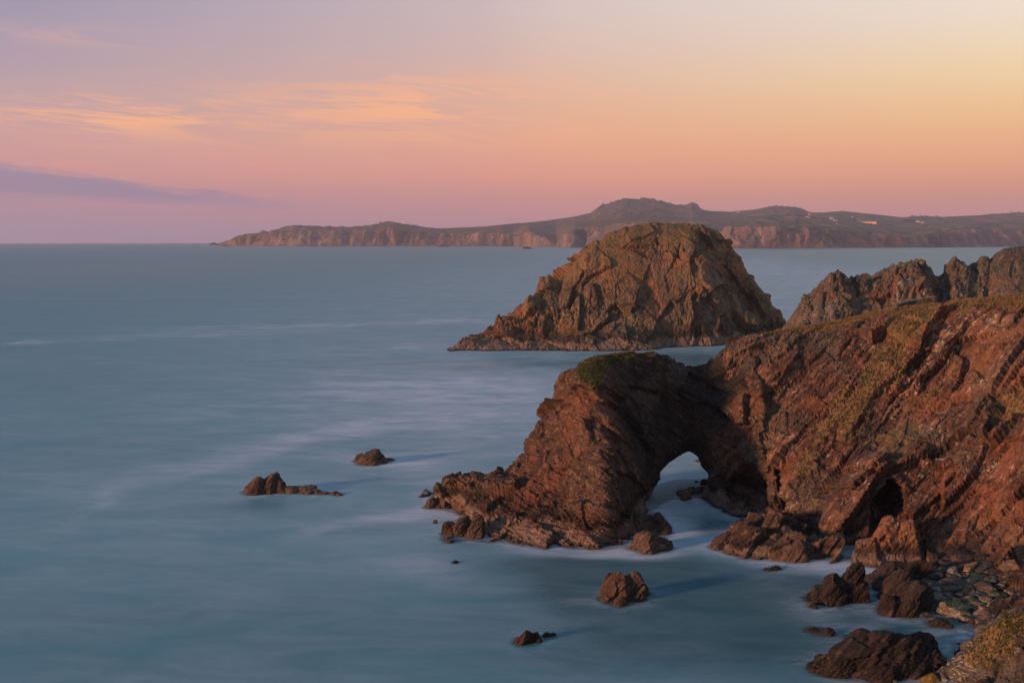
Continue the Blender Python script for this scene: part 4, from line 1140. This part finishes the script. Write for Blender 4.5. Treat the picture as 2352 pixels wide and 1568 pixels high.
house(2117, 511.5, 16, 10, 6, 'white farm wing right of the double-gabled farmhouse', 'house', rz=-.2, name='farmhouse', wins=3)
house(1262, 507.5, 22, 9, 4, 'low dark building on the skyline left of the highest hill', 'shed', REDW, SLATE, name='shed', wins=2, annex=False)

# small trees round the farms and on the skyline
TRUNK = flat_mat('tree_bark', C(.05, .04, .03)); LEAF = flat_mat('dark_foliage', C(.035, .040, .018), .9, .5, .3)


def tree_src():
    rs = np.random.RandomState(5); out = []
    for k in range(3):
        n = 900; d = rs.normal(size=(n, 3)); d /= np.linalg.norm(d, axis=1, keepdims=True)
        cl = rs.normal(size=(9, 3)) * [3.2, 3.2, 1.8] + [0, 0, 9]
        c = cl[rs.randint(0, 9, n)] + d * rs.uniform(1.2, 2.6, (n, 1)); s = rs.uniform(.35, .8, (n, 1, 1))
        a = rs.normal(size=(n, 3, 3)); V = (c[:, None] + a * s).reshape(-1, 3)
        ang = np.linspace(0, 2 * pi, 7)[:-1]; tv = []
        for z, r in [(-3, .8), (3, .55), (8, .25)]: tv += [(r * cos(t), r * sin(t), z) for t in ang]
        tq = [(j * 6 + i, j * 6 + (i + 1) % 6, (j + 1) * 6 + (i + 1) % 6, (j + 1) * 6 + i) for j in range(2) for i in range(6)]
        out.append((V, np.arange(n * 3).reshape(-1, 3), np.array(tv), np.array(tq)))
    return out


TS = tree_src(); TM = {}


def tree(px, py, s, k, label, group):
    p = far_pt(px, py)
    e = bpy.data.objects.new('tree', None); COL.objects.link(e); e.location = p; e.scale = (s * 1.3, s * 1.3, s); e.rotation_euler = (0, 0, px * 1.7)
    tag(e, label, 'tree', group)
    if k not in TM:
        V, Fc, tv, tq = TS[k]
        a = mesh_np('crown', V, Fc, LEAF, parent=e); b = mesh_np('trunk', tv, tq, TRUNK, parent=e); TM[k] = (a, b)
    else:
        for src in TM[k]:
            c = src.copy(); COL.objects.link(c); c.parent = e


rs = np.random.RandomState(3)
for k in range(16): tree(2074 + k * 1.9 + rs.uniform(-1, 1), 510 + rs.uniform(-1.5, 1.5), rs.uniform(.9, 1.6), k % 3, 'dark tree in the small wood left of the white farmhouse', 'wood left of the white farmhouse')
for k in range(22): tree(2258 + k * 4.0 + rs.uniform(-1, 1), 495 - k * 0.25, rs.uniform(.5, 1.0), k % 3, 'dark tree standing on the skyline at the far right', 'skyline trees at the far right')
for k in range(14): tree(2118 + k * 5.5 + rs.uniform(-2, 2), 506 + rs.uniform(-2, 2), rs.uniform(.5, 1.0), k % 3, 'low tree behind or right of the white farmhouse', 'trees right of the white farmhouse')
for k in range(20): tree(1930 + k * 7.5 + rs.uniform(-3, 3), 509 + rs.uniform(-3, 9), rs.uniform(.35, .7), k % 3, 'small bushy tree scattered around the orange barn', 'bushy trees round the orange barn')
for k in range(12): tree(1830 + k * 9 + rs.uniform(-3, 3), 500 + rs.uniform(-4, 4), rs.uniform(.4, .8), k % 3, 'small tree among the houses of the far village', 'trees among the village houses')
for k in range(10): tree(2090 + k * 7 + rs.uniform(-3, 3), 498.5, rs.uniform(.6, 1.1), k % 3, 'tree on the skyline above the white farmhouse', 'skyline trees above the farmhouse')

# far skerries
FR_ = np.eye(3)
FS = flat_mat('far_skerry_rock', C(.045, .035, .033), .9, .5, .05)


def skerry(parts, label):
    rock('far_skerry', [h_(a, b, c_, d, seed=e, sub=4, strata=FR_) for a, b, c_, d, e in parts], FS, label, 'rock')


skerry([(492, 562.5, 22, 5, 401), (502, 563, 12, 4, 402), (484, 563, 10, 2.5, 403)], 'dark jagged skerry at the very tip of the far coast')
skerry([(517, 566, 12, 2.5, 404), (524, 566, 10, 1.8, 405)], 'low flat skerry just in front of the far coast’s tip')
skerry([(1019, 567, 22, 3.5, 406), (1010, 567, 10, 2, 407)], 'low skerry under the middle of the far left cliffs')
skerry([(1210, 571.5, 22, 5, 408)], 'small dark cone of rock alone in the water before the far knoll')
print('far', time.time() - T0)

# ------------------------------------------------------------------ foreground outcrop, boulder beach, walls
M['outcrop'] = rock_mat('lichened_dark_rock', C(.014, .013, .012), C(.052, .044, .038), C(.12, .10, .085), C(.30, .26, .21), 0.35, size=0.6, srot=(0.2, 0.8, 0), sscale=(0.4, 1, 2.0), white=0.9, moss=0.15)


def build_outcrop():
    c = [P(2191, 1522, 88), P(2205, 1502, 88), P(2224, 1481, 87.5), P(2250, 1460, 87), P(2293, 1427, 86), P(2318, 1416, 86), P(2352, 1419, 85), P(2450, 1400, 85),
         P(2230, 1530, 85.5), P(2270, 1490, 85), P(2310, 1470, 84.5), P(2352, 1470, 83), P(2250, 1568, 83), P(2300, 1540, 82.5), P(2352, 1568, 79), P(2450, 1500, 80), P(2450, 1600, 74), P(2500, 1900, 62), P(2350, 1700, 72), P(2700, 1400, 80), P(2700, 1800, 62)]
    for px, py, z in [(2160, 1560, 0), (2185, 1535, .3), (2170, 1530, -1), (2200, 1480, -2), (2230, 1450, -2), (2270, 1415, -2), (2310, 1400, -2), (2352, 1400, -1.5), (2130, 1580, -1), (2200, 1620, -.5), (2250, 1700, 0), (2150, 1650, -3), (2100, 1560, -3), (2300, 1900, -2), (2450, 1380, -1)]:
        c.append(W(px, py, z))
    t = TPS(c, .2)
    X, Y, Q = gridmesh(34, 74, 60, 104, 0.11)
    V = np.stack([X, Y, t(np.stack([X, Y], -1))], -1); V[:, 2] = np.maximum(V[:, 2], -3)
    V, Q, _, _ = compact(V, Q, V[Q][:, :, 2].max(1) > -1)
    N = vnormals(V, Q); u, v = proj(V); nz = fbm(V, 1.2, 4, 71)
    gm = sstep(poly_sd([(2250, 1465), (2318, 1410), (2420, 1410), (2400, 1470), (2330, 1480), (2290, 1500), (2230, 1530), (2215, 1510)], u, v) + nz * 12, -10, 8) * (0.75 + .25 * nz)
    pale = sstep(poly_sd([(2191, 1518), (2270, 1440), (2310, 1440), (2290, 1480), (2180, 1575), (2150, 1575)], u, v) + nz * 8, -6, 6) * .9
    ds = .8 * blocks(V, 3.2, FR1, (1.8, 1, .6), 501, crack=.2) + .45 * blocks(V, 1.3, FR1, (1.8, 1, .5), 502, crack=.4) + .16 * blocks(V, .5, FR1, (1.6, 1, .5), 503, crack=.5) + .3 * ledges(V, NB1, 1.0, 504)
    ds = ds * (1 - .6 * gm) + gm * (.28 * fbm(V, .7, 4, 505) + .15)
    Vd = V + N * ds[:, None]
    o = mesh_np('foreground_outcrop', Vd, Q, M['outcrop'], {'grass': gm, 'pale': pale})
    tag(o, kind='structure')


build_outcrop()


def slab_mat(name, a, b, moss):
    m, n = new_mat(name)
    g = n.node('ShaderNodeNewGeometry'); pos = g.outputs['Position']
    f = n.noise(n.mapping(pos, (.2, .4, .3), (1, 1, 3)), 1.6, 7, .65, .3)
    col = n.ramp(f, [(.32, tuple(x * .4 for x in a[:3]) + (1,)), (.5, a), (.68, b)])
    s = n.node('ShaderNodeSeparateXYZ'); n.put(s.inputs[0], g.outputs['Normal'])
    mm = n.m('MULTIPLY', n.rng(n.m('ADD', s.outputs[2], n.m('MULTIPLY', n.m('SUBTRACT', n.noise(pos, .9, 5, .6), .5), 1.2)), .62, .85), moss)
    col = n.mix(mm, col, C(.018, .055, .016))
    finish(n, col, .6, f, .4, .1, .6)
    return m


SL = {'pale': slab_mat('pale_slab', C(.12, .09, .073), C(.30, .24, .195), 0), 'green': slab_mat('mossy_slab', C(.15, .11, .085), C(.32, .25, .20), 1), 'brown': slab_mat('brown_slab', C(.15, .085, .05), C(.33, .20, .125), .25),
      'dark': slab_mat('dark_slab', C(.045, .038, .035), C(.11, .09, .08), 0), 'yellow': slab_mat('yellow_lichen_slab', C(.16, .085, .015), C(.34, .20, .035), 0), 'grey': slab_mat('grey_slab', C(.13, .125, .12), C(.33, .33, .33), .15)}
SLABS = [(2269, 1361, 70, 26, 'brown', .05, 'largest brown slab at the top of the boulder beach'), (2163, 1380, 45, 15, 'pale', -.1, 'pale thin slab at the left edge of the boulder beach'),
         (2190, 1400, 66, 25, 'green', .2, 'long slab with dark green moss along its back, near the water'), (2209, 1424, 64, 32, 'green', .15, 'biggest green-topped slab, lowest on the boulder beach'),
         (2140, 1400, 27, 17, 'brown', 0, 'small mossy brown block beside the largest dark block'), (2258, 1417, 37, 24, 'pale', .1, 'rounded pale boulder right of the biggest green-topped slab'),
         (2236, 1388, 41, 18, 'green', .35, 'slanting green-tipped slab at the centre of the boulder beach'), (2267, 1386, 43, 18, 'pale', .1, 'pale pinkish slab below the largest brown slab'),
         (2286, 1398, 39, 23, 'green', .4, 'steeply tilted slab with a green upper side'), (2304, 1415, 56, 25, 'pale', .05, 'wide pale slab touching the grassy outcrop'),
         (2324, 1402, 31, 18, 'grey', -.3, 'whitish grey slab near the right edge'), (2256, 1368, 25, 8, 'brown', 0, 'thin brown slab wedged under the largest brown slab'),
         (2290, 1369, 27, 11, 'green', .1, 'small green-grey slab right of the thin wedged slab'), (2332, 1382, 34, 19, 'green', .2, 'mossy grey slab at the right edge below the cliff'),
         (2316, 1360, 16, 9, 'brown', 0, 'small orange-brown stone right of the largest brown slab'), (2343, 1398, 28, 16, 'grey', -.2, 'grey slab cut by the photo’s right edge'),
         (2343, 1416, 24, 15, 'grey', .1, 'lower grey slab at the right edge by the outcrop'), (2125, 1416, 43, 16, 'dark', .1, 'dark wet block half under the largest dark block'),
         (2147, 1425, 42, 10, 'dark', .1, 'dull flat slab awash at the beach’s water edge'), (2215, 1362, 60, 20, 'brown', .3, 'rust-brown mossy slab sloping left of the largest brown slab'),
         (2236, 1430, 26, 12, 'dark', .1, 'small dark stone at the waterline below the biggest green-topped slab'), (2199, 1352, 78, 30, 'dark', .3, 'dark grey leaning block above the pale thin slab'),
         (2281, 1334, 24, 12, 'green', .5, 'small bright green stone above the largest brown slab'), (2262, 1336, 22, 9, 'green', .1, 'low green stone left of the small bright green stone'),
         (2322, 1343, 46, 14, 'green', .0, 'flat mossy slab under the right-hand cliff foot'), (2191, 1322, 37, 25, 'grey', .3, 'pale grey block with moss at the cliff foot'),
         (2226, 1318, 40, 28, 'brown', .6, 'yellowish striped block leaning on the cliff foot'), (2160, 1322, 44, 24, 'dark', .2, 'black block between the knobbly rock and the pale grey block'),
         (2262, 1316, 56, 34, 'dark', .5, 'dark leaning slab behind the yellowish striped block'), (2325, 1322, 70, 40, 'brown', .5, 'large reddish slab resting against the cliff at the right edge'),
         (2275, 1448, 80, 26, 'dark', .4, 'dark mossy boulder just behind the grassy outcrop'), (2136, 1567, 54, 24, 'yellow', .05, 'angular boulder covered in yellow lichen at the bottom edge'),
         (2174, 1548, 26, 14, 'yellow', .2, 'small yellow-green boulder against the outcrop'), (2052, 1566, 34, 12, 'dark', .1, 'low dark rock at the bottom edge left of the yellow boulder')]
for i, (px, py, wp, hp, mk, tl, lab) in enumerate(SLABS):
    zz = 0.0 if py > 1420 or px < 2150 else (1430 - py) * 0.012
    rock('boulder', [h_(px, py, wp, hp * .62, seed=600 + i, npl=9, dr=.75, tiltx=tl * .5, lean=tl * .5, z=zz + (.25 if zz > 0 else 0), rough=.5, dlo=.5, sub=5 if wp > 35 else 4)], SL[mk], lab, 'boulder')
# smaller loose stones between them
rs = np.random.RandomState(9)
src = []
for k in range(8):
    D, Fc = ico(3); nn = rs.normal(size=(8, 3)); nn /= np.linalg.norm(nn, axis=1, keepdims=True); dd = rs.uniform(.5, .9, 8)
    r = np.minimum(1, (dd / np.maximum(D @ nn.T, .05)).min(1)); src.append((D * r[:, None] * [1, .75, .45], Fc))
stone0 = {}


def stones(n, gen, mats, name, label, cat, group, smin, smax):
    for k in range(n):
        p = gen(); j = rs.randint(0, 8); mk = mats[rs.randint(0, len(mats))]
        key = (name, j, mk)
        if key not in stone0: o = mesh_np(name, src[j][0], src[j][1], SL[mk]); stone0[key] = o
        else: o = stone0[key].copy(); COL.objects.link(o)
        s = rs.uniform(smin, smax); o.location = p; o.scale = (s, s, s); o.rotation_euler = (rs.uniform(-.3, .3), rs.uniform(-.3, .3), rs.uniform(0, 6.28))
        tag(o, label, cat, group)


def beach_pt():
    while True:
        px, py = rs.uniform(2130, 2360), rs.uniform(1312, 1432)
        if py > 1432 - (px - 2130) * .02 or py > 1312 + (px - 2100) * 1.0: continue
        z = (1430 - py) * .012
        return W(px, py, z + .25)


stones(190, beach_pt, ['pale', 'dark', 'grey', 'brown', 'green'], 'beach_stone', 'loose stone among the larger slabs of the boulder beach', 'stone', 'loose stones on the boulder beach', .35, .9)

HV = None
_ho = bpy.data.objects['headland']; _a = np.empty(len(_ho.data.vertices) * 3, np.float32); _ho.data.vertices.foreach_get('co', _a); HV = _a.reshape(-1, 3)
_hu, _hvv = proj(HV.astype(float))


def head_pt(px, py):
    i = np.argmin((_hu - px) ** 2 + (_hvv - py) ** 2 * 2 + (HV[:, 1] > 178) * 1e5); return HV[i].astype(float)


def rub_pt():
    t = rs.rand(); px = 2110 + 190 * t + rs.normal() * 8; py = 708 - 12 * t + abs(rs.normal()) * 5
    return head_pt(px, py) + [0, 0, .05]


stones(110, rub_pt, ['pale', 'pale', 'grey'], 'rubble_stone', 'pale loose stone on the turf beside the broken dry wall', 'stone', 'pale rubble on the headland turf', .16, .42)


def dry_wall(pts, hgt, label):
    V = []; Fs = []; o = 0
    pts = [np.array(p) for p in pts]
    for a, b in zip(pts[:-1], pts[1:]):
        L = np.linalg.norm((b - a)[:2]); t = (b - a) / L; n = np.array([-t[1], t[0], 0])
        nx = int(L / .38); nz = int(hgt / .22)
        for iz in range(nz):
            for ix in range(nx):
                for sgn in (-.28, 0, .28):
                    c = a + t * (ix + .5 * (iz % 2) + rs.uniform(-.15, .15)) * .38 + n * sgn + [0, 0, (iz + .3) * .22 - .1]
                    D, Fc = src[rs.randint(0, 8)]
                    if ('c', 2) not in stone0: stone0[('c', 2)] = ico(2)
                    D2, F2 = ico(1); v = D2 * [.24, .2, .14] * rs.uniform(.8, 1.15, 3); v = v + rs.normal(size=v.shape) * .02
                    v = v[:, :1] * t + v[:, 1:2] * n + v[:, 2:3] * [0, 0, 1] + c
                    V.append(v); Fs.append(F2 + o); o += len(v)
    ob = mesh_np('dry_stone_wall', np.concatenate(V), np.concatenate(Fs), SL['pale'])
    tag(ob, label, 'wall')


a = head_pt(2055, 708); b = head_pt(2110, 702) + [0, 3, .1]; c_ = head_pt(2178, 695) + [0, 5, 0]
dry_wall([a, b, c_], .9, 'dry stone wall with a lit square end, the left one on the headland')
dry_wall([head_pt(2284, 683) + [0, 1, 0], head_pt(2352, 676) + [0, 1, 0], head_pt(2420, 672) + [0, 1, 0]], .6, 'dry stone wall running out of the right edge on the headland crest')
print('near', time.time() - T0)

# ------------------------------------------------------------------ grass tufts
def tuft_mat(lo, hi):
    m, n = new_mat('dry_grass_blades')
    pos = n.node('ShaderNodeNewGeometry').outputs['Position']
    c1 = n.ramp(n.noise(pos, 2.1, 4, .7), [(.35, C(.09, .054, .024)), (.65, C(.31, .195, .095))])
    c2 = n.ramp(n.noise(pos, 2.1, 4, .7), [(.35, C(.03, .040, .014)), (.65, C(.115, .12, .045))])
    finish(n, n.mix(n.rng(n.noise(pos, 0.22 if lo > .45 else .5, 5, .65), lo, hi), c1, c2), .9)
    return m


TUFT = tuft_mat(.5, .68); TUFTG = tuft_mat(.34, .46)


def tufts(obname, count, hgt, seed):
    ob = bpy.data.objects[obname]; me = ob.data; n = len(me.vertices)
    co_ = np.empty(n * 3, np.float32); me.vertices.foreach_get('co', co_); co_ = co_.reshape(-1, 3)
    g = np.empty(n, np.float32); me.attributes['grass'].data.foreach_get('value', g)
    u, v = proj(co_.astype(float)); ids = np.where((g > .5) & (u > 1200) & (u < 2420) & (co_[:, 2] > 2))[0]
    r = np.random.RandomState(seed); ids = ids[r.randint(0, len(ids), count)]
    c = co_[ids] + np.c_[r.normal(size=(count, 2)) * .12, np.zeros(count)]
    V = []
    for k in range(6):
        a = r.uniform(0, 6.28, count); h = r.uniform(.5, 1.1, count) * hgt; w_ = hgt * .13
        bx = c + np.c_[np.cos(a), np.sin(a), 0 * a] * w_; by = c - np.c_[np.cos(a), np.sin(a), 0 * a] * w_
        tip = c + np.c_[np.cos(a + 1.3) * h * .45, np.sin(a + 1.3) * h * .45, h]
        V.append(np.stack([bx - [0, 0, .08], by - [0, 0, .08], tip], 1))
    V = np.concatenate(V).reshape(-1, 3)
    tag(mesh_np('grass', V, np.arange(len(V)).reshape(-1, 3), TUFT if obname == 'headland' else TUFTG), kind='stuff')


tufts('headland', 26000, .38, 1); tufts('sea_arch', 5000, .34, 2); tufts('foreground_outcrop', 5000, .22, 3)
# ------------------------------------------------------------------ sea bed and sea
_V, _Q, = box(-700, 700, -100, 900, -8, -4.5)
_m, _n = new_mat('sea_bed'); finish(_n, _n.mix(_n.noise(_n.node('ShaderNodeNewGeometry').outputs['Position'], .3), C(.05, .10, .11), C(.07, .12, .13)), .9)
tag(mesh_np('seabed', _V, _Q, _m), kind='structure')
build_sea()
print('sea', time.time() - T0)

# ------------------------------------------------------------------ haze
def build_haze():
    V, Q = box(-12500, 12500, -400, 12600, -9, 520)
    m = bpy.data.materials.new('haze'); m.use_nodes = True; n = NT(m.node_tree)
    v = n.node('ShaderNodeVolumePrincipled', {'Color': (.78, .78, 1.0, 1), 'Density': 7.0e-5, 'Anisotropy': 0.2})
    o = n.node('ShaderNodeOutputMaterial'); n.put(o.inputs['Volume'], v.outputs[0])
    ob = mesh_np('haze', V, Q, m); tag(ob, kind='stuff')


build_haze()
print('done', time.time() - T0)
